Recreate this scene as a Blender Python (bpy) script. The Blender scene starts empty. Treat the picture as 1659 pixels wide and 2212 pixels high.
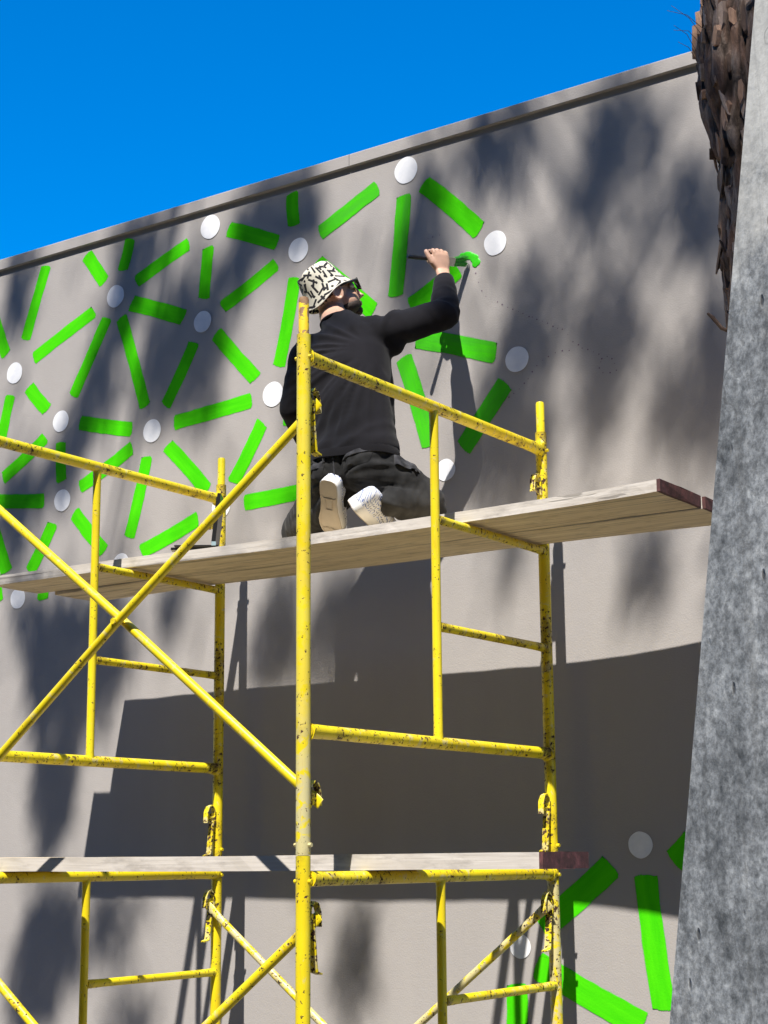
import bpy, bmesh, math, random
from mathutils import Vector, Matrix, noise, Quaternion
random.seed(11)
SC = bpy.context.scene
COL = SC.collection
V = Vector
rad = math.radians

# ------------------------------------------------------------------ camera
cam_d = bpy.data.cameras.new('camera')
cam = bpy.data.objects.new('camera', cam_d); COL.objects.link(cam)
cam_d.sensor_fit = 'VERTICAL'; cam_d.sensor_height = 36.0
cam_d.lens = 3639.1 / 2212.0 * 36.0
cam_d.clip_start = 0.05; cam_d.clip_end = 3000
_y, _p, _r = rad(-33.898), rad(11.563), rad(-0.482)
_f = V((math.sin(_y)*math.cos(_p), math.cos(_y)*math.cos(_p), math.sin(_p)))
_x = V((math.cos(_y), -math.sin(_y), 0)); _u = _x.cross(_f)
_rx = _x*math.cos(_r) + _u*math.sin(_r); _up = _u*math.cos(_r) - _x*math.sin(_r)
M = Matrix((_rx, _up, -_f)).transposed().to_4x4(); M.translation = V((3.0048, -4.0330, 1.6628))
cam.matrix_world = M
SC.camera = cam

# ------------------------------------------------------------------ world, sun, exposure
SUN = V((0.1557, -0.5244, 0.8371)).normalized()
world = bpy.data.worlds.new('World'); SC.world = world; world.use_nodes = True
nt = world.node_tree; nt.nodes.clear()
sky = nt.nodes.new('ShaderNodeTexSky'); sky.sky_type = 'NISHITA'; sky.sun_disc = False
sky.sun_elevation = math.asin(SUN.z); sky.sun_rotation = math.atan2(SUN.x, SUN.y)
sky.altitude = 300; sky.air_density = 1.0; sky.dust_density = 0.0; sky.ozone_density = 3.0
hs = nt.nodes.new('ShaderNodeHueSaturation'); hs.inputs['Saturation'].default_value = 1.7; hs.inputs['Hue'].default_value = 0.506
bg = nt.nodes.new('ShaderNodeBackground'); bg.inputs['Strength'].default_value = 0.14
wo = nt.nodes.new('ShaderNodeOutputWorld')
nt.links.new(sky.outputs[0], hs.inputs['Color']); nt.links.new(hs.outputs[0], bg.inputs['Color']); nt.links.new(bg.outputs[0], wo.inputs['Surface'])
sun_d = bpy.data.lights.new('sun', 'SUN'); sun_d.energy = 5.0; sun_d.angle = rad(0.53); sun_d.color = (1.0, 0.955, 0.89)
sun_o = bpy.data.objects.new('sun', sun_d); COL.objects.link(sun_o)
sun_o.rotation_euler = SUN.to_track_quat('Z', 'Y').to_euler(); sun_o.location = SUN*30
SC.view_settings.view_transform = 'Standard'; SC.view_settings.look = 'None'
SC.view_settings.gamma = 1.0; SC.view_settings.use_curve_mapping = False
SC.view_settings.exposure = 0.65
SC.cycles.max_bounces = 6

# ------------------------------------------------------------------ node helpers
def new_mat(name):
    m = bpy.data.materials.new(name); m.use_nodes = True
    n = m.node_tree.nodes; b = n['Principled BSDF']
    return m, m.node_tree, b
def N(t, typ, **kw):
    n = t.nodes.new(typ)
    for k, v in kw.items(): setattr(n, k, v)
    return n
def L(t, a, b): t.links.new(a, b)
def noise_tex(t, vec, scale, detail=4, rough=.55, dist=0):
    n = N(t, 'ShaderNodeTexNoise'); n.inputs['Scale'].default_value = scale
    n.inputs['Detail'].default_value = detail; n.inputs['Roughness'].default_value = rough; n.inputs['Distortion'].default_value = dist
    if vec is not None: L(t, vec, n.inputs['Vector'])
    return n.outputs['Fac']
def ramp(t, fac, stops):
    r = N(t, 'ShaderNodeValToRGB'); e = r.color_ramp.elements
    while len(e) < len(stops): e.new(0.5)
    for i, (p, c) in enumerate(stops):
        e[i].position = p; e[i].color = (c, c, c, 1) if isinstance(c, (int, float)) else (*c, 1)
    L(t, fac, r.inputs['Fac']); return r.outputs['Color']
def mix(t, fac, a, b, mode='MIX'):
    m = N(t, 'ShaderNodeMix', data_type='RGBA', blend_type=mode)
    for s, v in ((m.inputs[0], fac), (m.inputs[6], a), (m.inputs[7], b)):
        if isinstance(v, (int, float)): s.default_value = v
        elif isinstance(v, tuple): s.default_value = (*v, 1)
        else: L(t, v, s)
    return m.outputs[2]
def math_n(t, op, a, b=None, c=None):
    m = N(t, 'ShaderNodeMath', operation=op)
    for i, v in enumerate((a, b, c)):
        if v is None: continue
        if isinstance(v, (int, float)): m.inputs[i].default_value = v
        else: L(t, v, m.inputs[i])
    return m.outputs[0]
def coords(t, scale=(1, 1, 1), kind='Object', rot=(0, 0, 0)):
    c = N(t, 'ShaderNodeTexCoord'); mp = N(t, 'ShaderNodeMapping')
    mp.inputs['Scale'].default_value = scale; mp.inputs['Rotation'].default_value = rot
    L(t, c.outputs[kind], mp.inputs['Vector']); return mp.outputs[0]
def bump(t, b, h, strength=.3, dist=.01):
    n = N(t, 'ShaderNodeBump'); n.inputs['Strength'].default_value = strength; n.inputs['Distance'].default_value = dist
    L(t, h, n.inputs['Height']); L(t, n.outputs[0], b.inputs['Normal'])
def plain(name, col, rough=.6, metal=0, nz=0, nscale=40, bmp=0, coat=0):
    m, t, b = new_mat(name)
    b.inputs['Roughness'].default_value = rough; b.inputs['Metallic'].default_value = metal; b.inputs['Coat Weight'].default_value = coat
    v = coords(t); n = noise_tex(t, v, nscale)
    L(t, ramp(t, n, [(.3, tuple(c*(1-nz) for c in col)), (.7, tuple(min(1, c*(1+nz)) for c in col))]), b.inputs['Base Color'])
    if bmp: bump(t, b, n, bmp, .004)
    return m

# ------------------------------------------------------------------ materials
def mat_yellow(name, chips=.64, worn=0.0, grime=.5, below=None):
    m, t, b = new_mat(name)
    v = coords(t)
    big = noise_tex(t, v, 5, 3)
    base = ramp(t, big, [(.3, (.77, .57, .005)), (.7, (.84, .69, .009))])
    fine = noise_tex(t, v, 30, 5)
    base = mix(t, math_n(t, 'MULTIPLY', fine, .07), base, (.90, .78, .12))
    # grey-white primer where the paint has worn thin
    w = noise_tex(t, v, 24, 6, .65, .6)
    wz = ramp(t, w, [(.62-worn*.34, 0.0), (.68-worn*.34, 1.0)])
    wf = math_n(t, 'MULTIPLY', wz, .35 + .5*worn)
    if below is not None:
        sz = N(t, 'ShaderNodeSeparateXYZ'); L(t, v, sz.inputs[0])
        mr = N(t, 'ShaderNodeMapRange'); mr.inputs['From Min'].default_value = below-.15; mr.inputs['From Max'].default_value = below+.15; mr.inputs['To Min'].default_value = 1; mr.inputs['To Max'].default_value = .15
        L(t, math_n(t, 'ADD', sz.outputs[2], math_n(t, 'MULTIPLY', math_n(t, 'SUBTRACT', w, .5), .5)), mr.inputs['Value']); wf = math_n(t, 'MULTIPLY', wf, mr.outputs[0])
    base = mix(t, wf, base, (.52, .50, .42))
    # rust runs and scrapes along the tube
    sr = noise_tex(t, coords(t, (60, 60, 5)), 1.3, 4, .65)
    base = mix(t, math_n(t, 'MULTIPLY', ramp(t, sr, [(.60, 0.0), (.70, 1.0)]), .15+.4*grime), base, (.42, .24, .03))
    sp = noise_tex(t, coords(t, (40, 40, 9), rot=(.2, .1, 0)), 1.6, 5, .7)
    base = mix(t, math_n(t, 'MULTIPLY', ramp(t, sp, [(.64, 0.0), (.67, 1.0)]), .1+.5*grime), base, (.62, .56, .36))
    # grime gathers in broad soft patches
    wr = N(t, 'ShaderNodeAttribute'); wr.attribute_name = 'wear'; wr = wr.outputs['Fac']
    g = math_n(t, 'ADD', noise_tex(t, v, 9, 5, .7), math_n(t, 'MULTIPLY', wr, .17))
    base = mix(t, math_n(t, 'MULTIPLY', ramp(t, g, [(.56, 0.0), (.74, 1.0)]), grime), base, (.16, .10, .02))
    # chips down to rusty steel
    c1 = noise_tex(t, v, 85, 3, .6, .3); c2 = noise_tex(t, v, 9, 2)
    c1 = math_n(t, 'ADD', c1, math_n(t, 'MULTIPLY', wr, .06))
    cc = math_n(t, 'ADD', c1, math_n(t, 'MULTIPLY', math_n(t, 'SUBTRACT', c2, .5), .35))
    chip = ramp(t, cc, [(chips, 0.0), (chips+.015, 1.0)])
    rust = ramp(t, noise_tex(t, v, 120, 3), [(.35, (.018, .011, .008)), (.7, (.12, .05, .02))])
    L(t, mix(t, chip, base, rust), b.inputs['Base Color'])
    L(t, ramp(t, chip, [(0, .40), (1, .85)]), b.inputs['Roughness'])
    bump(t, b, math_n(t, 'ADD', math_n(t, 'MULTIPLY', chip, -.6), math_n(t, 'MULTIPLY', fine, .25)), .35, .002)
    return m
YEL = mat_yellow('chipped yellow paint', .655, 0, .34)
YEL2 = mat_yellow('heavily chipped yellow paint', .628, .15, .8)
YELF = mat_yellow('yellow paint worn grey near the foot', .655, .55, .3, .38)
YELM = mat_yellow('patchy worn yellow paint', .625, .5, .5)
YELL = mat_yellow('dirty yellow latch paint', .56, .35, 1.0)
YELW = mat_yellow('yellow paint worn to primer', .645, .95, .35)
YELB = mat_yellow('glossy yellow brace paint', .675, .12, .3)
RUSTPIN = None
def mat_pin():
    m, t, b = new_mat('rusty pin with flaking paint')
    v = coords(t); n = noise_tex(t, v, 22, 6, .65, .5)
    r = ramp(t, noise_tex(t, v, 50, 4), [(.3, (.20, .10, .04)), (.7, (.36, .22, .11))])
    L(t, mix(t, ramp(t, n, [(.47, 0.0), (.50, 1.0)]), r, (.84, .58, .01)), b.inputs['Base Color'])
    b.inputs['Roughness'].default_value = .7; bump(t, b, n, .3, .003); return m
PIN = mat_pin()

def mat_wall():
    m, t, b = new_mat('grey painted stucco')
    v = coords(t)
    a = noise_tex(t, v, 1.3, 3); c = noise_tex(t, coords(t, (6, 6, .8)), 1.2, 4)
    f = math_n(t, 'ADD', math_n(t, 'MULTIPLY', a, .5), math_n(t, 'MULTIPLY', c, .5))
    base = ramp(t, f, [(.3, (.375, .350, .332)), (.7, (.412, .386, .366))])
    L(t, base, b.inputs['Base Color']); b.inputs['Roughness'].default_value = .75
    b.inputs['Specular IOR Level'].default_value = .2
    h = math_n(t, 'ADD', noise_tex(t, v, 150, 4, .6), math_n(t, 'MULTIPLY', noise_tex(t, v, 28, 3), .7))
    bump(t, b, h, .28, .004); return m
WALL = mat_wall()
def mat_paint(name, c0, c1, streak=True):
    m, t, b = new_mat(name)
    uv = coords(t, (2.5, 20, 1) if streak else (9, 9, 9), 'UV')
    n = noise_tex(t, uv, 1.6, 4, .6)
    L(t, ramp(t, n, [(.22, c0), (.66, c1)]), b.inputs['Base Color'])
    b.inputs['Roughness'].default_value = .7; b.inputs['Specular IOR Level'].default_value = .05
    v = coords(t)
    h = math_n(t, 'ADD', noise_tex(t, v, 150, 4, .6), n)
    bump(t, b, h, .22 if streak else .10, .003)
    if streak:
        at = N(t, 'ShaderNodeAttribute'); at.attribute_name = 'edge'
        e = math_n(t, 'ADD', at.outputs['Fac'], math_n(t, 'MULTIPLY', math_n(t, 'SUBTRACT', noise_tex(t, coords(t, (5, 60, 1), 'UV'), 3, 3, .6), .5), .009))
        L(t, ramp(t, math_n(t, 'MULTIPLY', e, 100), [(.02, 0.0), (.42, 1.0)]), b.inputs['Alpha'])
    return m
GREEN = mat_paint('bright green wall paint', (.045, .57, .003), (.078, .69, .004))
GREEN_THIN = mat_paint('thin streaky green wall paint', (.06, .40, .03), (.06, .58, .006))
WHITE = mat_paint('white wall paint', (.76, .78, .82), (.93, .93, .94), False)
WET = plain('wet green paint', (.045, .60, .012), .38, 0, .12, 60, .2, .1)
CHALK = plain('violet chalk', (.16, .10, .16), .9)

def mat_wood(name, c0, c1, dirt, rough=.8, sc=(2.2, 26, 26)):
    m, t, b = new_mat(name)
    v = coords(t, sc); g = noise_tex(t, v, 1.6, 6, .6, .8)
    g2 = noise_tex(t, coords(t, (1.2, 90, 90)), 1.3, 3, .6)
    base = ramp(t, math_n(t, 'ADD', math_n(t, 'MULTIPLY', g, .6), math_n(t, 'MULTIPLY', g2, .4)), [(.34, c0), (.62, c1)])
    d = noise_tex(t, coords(t, (3, 10, 10)), 1.8, 6, .7)
    base = mix(t, math_n(t, 'MULTIPLY', ramp(t, d, [(.52, 0.0), (.70, 1.0)]), .62), base, dirt)
    k = N(t, 'ShaderNodeTexVoronoi'); k.inputs['Scale'].default_value = 1.0; L(t, coords(t, (1.5, 9, 9)), k.inputs['Vector'])
    kn = ramp(t, k.outputs['Distance'], [(.0, 1.0), (.10, 0.0)])
    base = mix(t, math_n(t, 'MULTIPLY', kn, .5), base, tuple(c*.35 for c in c0))
    cr = noise_tex(t, coords(t, (.7, 60, 60)), 1.0, 2, .5)
    crack = ramp(t, cr, [(.605, 0.0), (.635, 1.0)])
    base = mix(t, math_n(t, 'MULTIPLY', crack, .55), base, tuple(c*.3 for c in c0))
    L(t, base, b.inputs['Base Color']); b.inputs['Roughness'].default_value = rough
    b.inputs['Specular IOR Level'].default_value = .2
    bump(t, b, math_n(t, 'SUBTRACT', g2, math_n(t, 'MULTIPLY', crack, .8)), .35, .003); return m
WOOD = mat_wood('tan plank face', (.60, .47, .29), (.86, .73, .51), (.30, .245, .16))
WOODE = mat_wood('weathered grey plank edge', (.50, .45, .39), (.66, .61, .55), (.28, .25, .22))
def mat_red_end():
    m, t, b = new_mat('worn red plank end')
    v = coords(t); n = noise_tex(t, v, 25, 6, .7)
    L(t, ramp(t, n, [(.32, (.035, .018, .016)), (.52, (.10, .038, .036)), (.76, (.24, .085, .085))]), b.inputs['Base Color'])
    b.inputs['Roughness'].default_value = .8; bump(t, b, n, .5, .004); return m
REDEND = mat_red_end()

def mat_concrete():
    m, t, b = new_mat('mottled grey concrete')
    v = coords(t)
    a = noise_tex(t, v, 2.6, 5, .6); f = noise_tex(t, v, 36, 5, .66, .15); g = noise_tex(t, coords(t, (9, 9, 1.2)), 1.4, 4)
    s = math_n(t, 'ADD', math_n(t, 'ADD', math_n(t, 'MULTIPLY', a, .40), math_n(t, 'MULTIPLY', f, .40)), math_n(t, 'MULTIPLY', g, .20))
    base = ramp(t, s, [(.38, (.06, .068, .076)), (.46, (.15, .163, .175)), (.53, (.25, .268, .285)), (.63, (.42, .44, .45))])
    # smoother cast skin high up; its paler, warmer tone paints in sunlight, patchy lower edge
    z = N(t, 'ShaderNodeSeparateXYZ'); L(t, coords(t), z.inputs[0])
    hgt = math_n(t, 'ADD', z.outputs[2], math_n(t, 'MULTIPLY', noise_tex(t, v, 7, 5, .7), 1.0))
    top = ramp(t, math_n(t, 'MULTIPLY', hgt, .2), [(.655, 0.0), (.72, 1.0)])
    base = mix(t, math_n(t, 'MULTIPLY', top, .75), base, mix(t, g, (.40, .40, .385), (.52, .52, .49)))
    vo = N(t, 'ShaderNodeTexVoronoi'); vo.inputs['Scale'].default_value = 1.0; L(t, coords(t, (30, 30, 13)), vo.inputs['Vector'])
    sc = N(t, 'ShaderNodeSeparateColor'); L(t, vo.outputs['Color'], sc.inputs[0])
    f2 = noise_tex(t, v, 64, 6, .82, .1); f3 = noise_tex(t, v, 13, 5, .7)
    mul = math_n(t, 'MULTIPLY', ramp(t, f2, [(.41, .52), (.57, 1.0)]), ramp(t, f3, [(.38, .72), (.62, 1.0)]))
    fade = mix(t, math_n(t, 'MULTIPLY', top, .7), mul, (.92, .92, .92))
    base = mix(t, 1.0, base, fade, 'MULTIPLY')
    base = mix(t, 1.0, base, (1.54, 1.51, 1.47), 'MULTIPLY')
    ck = N(t, 'ShaderNodeTexVoronoi', feature='DISTANCE_TO_EDGE'); ck.inputs['Scale'].default_value = 1.0
    wv = N(t, 'ShaderNodeVectorMath', operation='ADD'); L(t, coords(t, (1.7, 1.7, 1.1)), wv.inputs[0]); nc = N(t, 'ShaderNodeTexNoise'); nc.inputs['Scale'].default_value = 6; L(t, v, nc.inputs['Vector']); L(t, nc.outputs['Color'], wv.inputs[1]); L(t, wv.outputs[0], ck.inputs['Vector'])
    crack = math_n(t, 'MULTIPLY', ramp(t, ck.outputs['Distance'], [(.0, 1.0), (.006, 0.0)]), ramp(t, noise_tex(t, v, 2.2, 2), [(.5, 0.0), (.6, .7)]))
    base = mix(t, crack, base, (.08, .08, .08))
    streak_ = noise_tex(t, coords(t, (26, 26, 1.0)), 1.2, 4, .6)
    base = mix(t, math_n(t, 'MULTIPLY', ramp(t, streak_, [(.56, 0.0), (.68, 1.0)]), .35), base, (.13, .13, .125))
    pit = math_n(t, 'MULTIPLY', ramp(t, vo.outputs['Distance'], [(.10, 1.0), (.20, 0.0)]), math_n(t, 'GREATER_THAN', sc.outputs[0], .80))
    base = mix(t, math_n(t, 'MULTIPLY', pit, .85), base, (.06, .06, .06))
    L(t, base, b.inputs['Base Color']); b.inputs['Roughness'].default_value = .85
    bump(t, b, math_n(t, 'SUBTRACT', math_n(t, 'MULTIPLY', f, .5), pit), .5, .006); return m
CONC = mat_concrete()

def mat_bark(name, c0, c1):
    m, t, b = new_mat(name)
    v = coords(t, (14, 14, 4)); n = noise_tex(t, v, 2.2, 6, .7, .6)
    L(t, ramp(t, n, [(.3, c0), (.55, c1), (.8, tuple(min(1, c*1.5) for c in c1))]), b.inputs['Base Color'])
    b.inputs['Roughness'].default_value = .95; bump(t, b, n, .9, .012); return m
BARK = mat_bark('dark bark furrow', (.05, .030, .022), (.14, .09, .065))
def mat_trunk():
    m, t, b = new_mat('furrowed pine bark'); v = coords(t, (22, 22, 5)); n = noise_tex(t, v, 2.2, 6, .72, .5); n2 = noise_tex(t, coords(t, (9, 9, 4)), 1.5, 3)
    plate = mix(t, ramp(t, n2, [(.42, 0.0), (.58, 1.0)]), ramp(t, n, [(.32, (.11, .078, .062)), (.66, (.36, .275, .225))]), ramp(t, n, [(.32, (.11, .06, .042)), (.66, (.30, .18, .125))]))
    at = N(t, 'ShaderNodeAttribute'); at.attribute_name = 'ridge'
    L(t, mix(t, ramp(t, at.outputs['Fac'], [(.05, 0.0), (.45, 1.0)]), (.035, .022, .016), plate), b.inputs['Base Color'])
    b.inputs['Roughness'].default_value = .95; bump(t, b, math_n(t, 'ADD', n, math_n(t, 'MULTIPLY', noise_tex(t, coords(t, (60, 60, 14)), 1.5, 5, .7), .8)), 1.0, .014); return m
TRUNKM = mat_trunk()
PLATE = mat_bark('grey brown bark plate', (.19, .135, .105), (.43, .32, .255))
PLATE2 = mat_bark('red brown bark plate', (.20, .115, .08), (.45, .28, .19))
NEEDLE = plain('pine needle', (.05, .085, .025), .6, 0, .3, 8)
ASPH = plain('worn asphalt ground', (.125, .112, .098), .9, 0, .2, 3, .3)

def mat_cloth(name, c0, c1, scale=3, rough=.9, fine=.2):
    m, t, b = new_mat(name)
    v = coords(t); n = noise_tex(t, v, scale, 4, .6)
    L(t, ramp(t, n, [(.35, c0), (.7, c1)]), b.inputs['Base Color'])
    b.inputs['Roughness'].default_value = rough; b.inputs['Specular IOR Level'].default_value = .12
    b.inputs['Sheen Weight'].default_value = .06; b.inputs['Sheen Roughness'].default_value = .5
    bump(t, b, noise_tex(t, v, 260, 2), fine, .001); return m
SHIRT = mat_cloth('black cotton jersey', (.008, .0075, .009), (.015, .014, .017))
PANTS = mat_cloth('washed black denim', (.010, .010, .010), (.050, .049, .048), 6)
PANTSHI = mat_cloth('faded grey denim', (.018, .018, .020), (.085, .084, .09), 18)
SKIN = plain('skin', (.60, .36, .25), .5, 0, .10, 25, .1)
HAIR = plain('dark hair', (.035, .022, .015), .7, 0, .3, 90, .5)
BLACK = plain('black plastic', (.010, .010, .011), .35)
LENS = plain('dark green lens', (.004, .016, .010), .08)
STEEL = plain('ferrule steel', (.55, .53, .48), .3, 1, .1, 60)
BRISTLE = plain('paint soaked bristles', (.04, .33, .03), .5, 0, .4, 120, .5)
SOLE = plain('cream rubber sole', (.50, .44, .36), .7, 0, .06, 30, .15)
WHITER = plain('white rubber', (.78, .77, .74), .55, 0, .03, 20)
LATCHM = plain('bright clasp', (.45, .62, .70), .3, .5)

def mat_dashes(name, ground, dash, scale, w, dots=True, dash2=None):
    m, t, b = new_mat(name)
    uv = coords(t, (scale, scale, 1), 'UV')
    def layer(off, rnd, hw, hl, rotate=True):
        mp = N(t, 'ShaderNodeMapping'); mp.inputs['Location'].default_value = (off, off*.7, 0); L(t, uv, mp.inputs['Vector'])
        vo = N(t, 'ShaderNodeTexVoronoi', voronoi_dimensions='2D'); vo.inputs['Scale'].default_value = 1; vo.inputs['Randomness'].default_value = rnd
        L(t, mp.outputs[0], vo.inputs['Vector'])
        d = N(t, 'ShaderNodeVectorMath', operation='SUBTRACT'); L(t, mp.outputs[0], d.inputs[0]); L(t, vo.outputs['Position'], d.inputs[1])
        sc = N(t, 'ShaderNodeSeparateColor'); L(t, vo.outputs['Color'], sc.inputs[0])
        r = N(t, 'ShaderNodeVectorRotate', rotation_type='Z_AXIS'); L(t, d.outputs[0], r.inputs['Vector'])
        L(t, math_n(t, 'MULTIPLY', sc.outputs[0], 6.283), r.inputs['Angle'])
        s = N(t, 'ShaderNodeSeparateXYZ'); L(t, r.outputs[0], s.inputs[0])
        ax = math_n(t, 'ABSOLUTE', s.outputs[0]); ay = math_n(t, 'ABSOLUTE', s.outputs[1])
        return math_n(t, 'MULTIPLY', math_n(t, 'LESS_THAN', ax, hw), math_n(t, 'LESS_THAN', ay, hl)), sc.outputs[1]
    k, rc = layer(0, .38, w, .45)
    k_b, _ = layer(31.7, .38, w*.95, .42) if dots else (k, rc)
    k = math_n(t, 'MAXIMUM', k, k_b)
    col = mix(t, k, ground, mix(t, rc, dash, dash2) if dash2 else dash)
    if dots:
        k2, _ = layer(13.5, .6, w*1.05, w*1.05)
        col = mix(t, k2, col, dash)
    L(t, col, b.inputs['Base Color']); b.inputs['Roughness'].default_value = .85
    bump(t, b, noise_tex(t, coords(t), 300, 2), .15, .001); return m
HATM = mat_dashes('cream cloth with black dashes', (.66, .62, .50), (.008, .007, .010), 23, .115)
SHOEM = mat_dashes('white canvas with small printed strokes', (.72, .73, .76), (.18, .27, .62), 85, .13, False, (.10, .10, .11))

# ------------------------------------------------------------------ mesh helpers
def origin(o):
    v = V((0, 0, 0))
    while o is not None: v = v + o.location; o = o.parent
    return v
class MB:
    def __init__(s): s.v = []; s.f = []; s.m = []; s.uv = {}; s.mi = 0
    def add(s, vs, fs, mi=None):
        o = len(s.v); s.v += [V(p) for p in vs]
        for f in fs: s.f.append([i+o for i in f]); s.m.append(s.mi if mi is None else mi)
        return o
    def rings(s, rings, cap=True, closed=True, mi=None):
        n = len(rings[0]); vs = [p for r in rings for p in r]; fs = []
        for i in range(len(rings)-1):
            for j in range(n if closed else n-1):
                k = (j+1) % n; fs.append([i*n+j, i*n+k, (i+1)*n+k, (i+1)*n+j])
        if cap: fs.append(list(range(n))[::-1]); fs.append([(len(rings)-1)*n+j for j in range(n)])
        return s.add(vs, fs, mi)
    def tube(s, pts, r, seg=14, cap=True, wob=0, side=None, asp=None, mi=None):
        pts = [V(p) for p in pts]; R = r if isinstance(r, (list, tuple)) else [r]*len(pts); rs = []
        t0 = (pts[1]-pts[0]).normalized()
        ref = V(side) if side is not None else (V((0, 0, 1)) if abs(t0.z) < .8 else V((1, 0, 0)))
        for i, p in enumerate(pts):
            t = (pts[min(i+1, len(pts)-1)] - pts[max(i-1, 0)]).normalized()
            a = (ref - t*ref.dot(t)).normalized(); b = t.cross(a)
            k = asp[i] if asp else 1
            rs.append([p + a*math.cos(2*math.pi*j/seg)*R[i]*k + b*math.sin(2*math.pi*j/seg)*R[i] for j in range(seg)])
            if wob: rs[-1] = [q + (q-p)*(noise.noise(q*35)*wob) for q in rs[-1]]
        s.rings(rs, cap, mi=mi)
    def box(s, c, h, ax=None, mi=None):
        c = V(c); X, Y, Z = ax if ax else (V((1, 0, 0)), V((0, 1, 0)), V((0, 0, 1)))
        vs = [c + X*h[0]*i + Y*h[1]*j + Z*h[2]*k for i in (-1, 1) for j in (-1, 1) for k in (-1, 1)]
        s.add(vs, [[0, 1, 3, 2], [4, 6, 7, 5], [0, 4, 5, 1], [2, 3, 7, 6], [0, 2, 6, 4], [1, 5, 7, 3]], mi)
    def strip(s, pts, side, w, th, mi=None):   # flat bar bent along pts; side = its width direction
        pts = [V(p) for p in pts]; side = V(side).normalized(); rs = []
        for i, p in enumerate(pts):
            t = (pts[min(i+1, len(pts)-1)] - pts[max(i-1, 0)]).normalized(); n = t.cross(side).normalized()
            rs.append([p+side*w/2+n*th/2, p-side*w/2+n*th/2, p-side*w/2-n*th/2, p+side*w/2-n*th/2])
        s.rings(rs, True, mi=mi)
    def ball(s, c, r, seg=16, ax=None, mi=None):
        c = V(c); r = r if isinstance(r, (list, tuple)) else (r, r, r)
        X, Y, Z = ax if ax else (V((1, 0, 0)), V((0, 1, 0)), V((0, 0, 1))); rs = []
        for i in range(1, seg//2):
            th = math.pi*i/(seg//2)
            rs.append([c + X*r[0]*math.sin(th)*math.cos(2*math.pi*j/seg) + Y*r[1]*math.sin(th)*math.sin(2*math.pi*j/seg) - Z*r[2]*math.cos(th) for j in range(seg)])
        s.rings(rs, True, mi=mi)
    def build(s, name, mats, parent=None, smooth=True, loc=None):
        o_ = origin(parent) + (V(loc) if loc is not None else V((0, 0, 0)))
        me = bpy.data.meshes.new(name); me.from_pydata([tuple(p-o_) for p in s.v], [], s.f)
        for m in (mats if isinstance(mats, (list, tuple)) else [mats]): me.materials.append(m)
        me.polygons.foreach_set('material_index', s.m)
        bm = bmesh.new(); bm.from_mesh(me); bmesh.ops.recalc_face_normals(bm, faces=bm.faces); bm.to_mesh(me); bm.free()
        me.update()
        if smooth:
            me.polygons.foreach_set('use_smooth', [True]*len(me.polygons))
            try: me.set_sharp_from_angle(angle=rad(38))
            except Exception: pass
        o = bpy.data.objects.new(name, me); COL.objects.link(o)
        if loc is not None: o.location = loc
        if parent is not None: o.parent = parent
        return o
def thing(name, label, cat, loc=(0, 0, 0), group=None):
    o = bpy.data.objects.new(name, None); COL.objects.link(o); o.location = loc; o.empty_display_size = .1
    o['label'] = label; o['category'] = cat
    if group: o['group'] = group
    return o
def remesh(o, voxel, smooth=4, fac=.5):
    md = o.modifiers.new('r', 'REMESH'); md.mode = 'VOXEL'; md.voxel_size = voxel
    if smooth: ms = o.modifiers.new('s', 'SMOOTH'); ms.factor = fac; ms.iterations = smooth
    bpy.context.view_layer.update()
    dg = bpy.context.evaluated_depsgraph_get(); dg.update()
    me = bpy.data.meshes.new_from_object(o.evaluated_get(dg)); old = o.data
    mats = list(old.materials); o.modifiers.clear(); o.data = me; bpy.data.meshes.remove(old)
    me.materials.clear()
    for m in mats: me.materials.append(m)
    me.polygons.foreach_set('material_index', [0]*len(me.polygons))
    me.polygons.foreach_set('use_smooth', [True]*len(me.polygons)); return o
def displace(o, fn):
    base = origin(o); me = o.data
    vs = [(v.co.copy(), v.normal.copy()) for v in me.vertices]
    for i, (c, n) in enumerate(vs): me.vertices[i].co = c + n*fn(c+base, n)
    me.update()
def add_uv(o, fn):
    me = o.data; base = origin(o); l = me.uv_layers.new(name='UVMap')
    for poly in me.polygons:
        for li in poly.loop_indices: l.data[li].uv = fn(me.vertices[me.loops[li].vertex_index].co + base)

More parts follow.
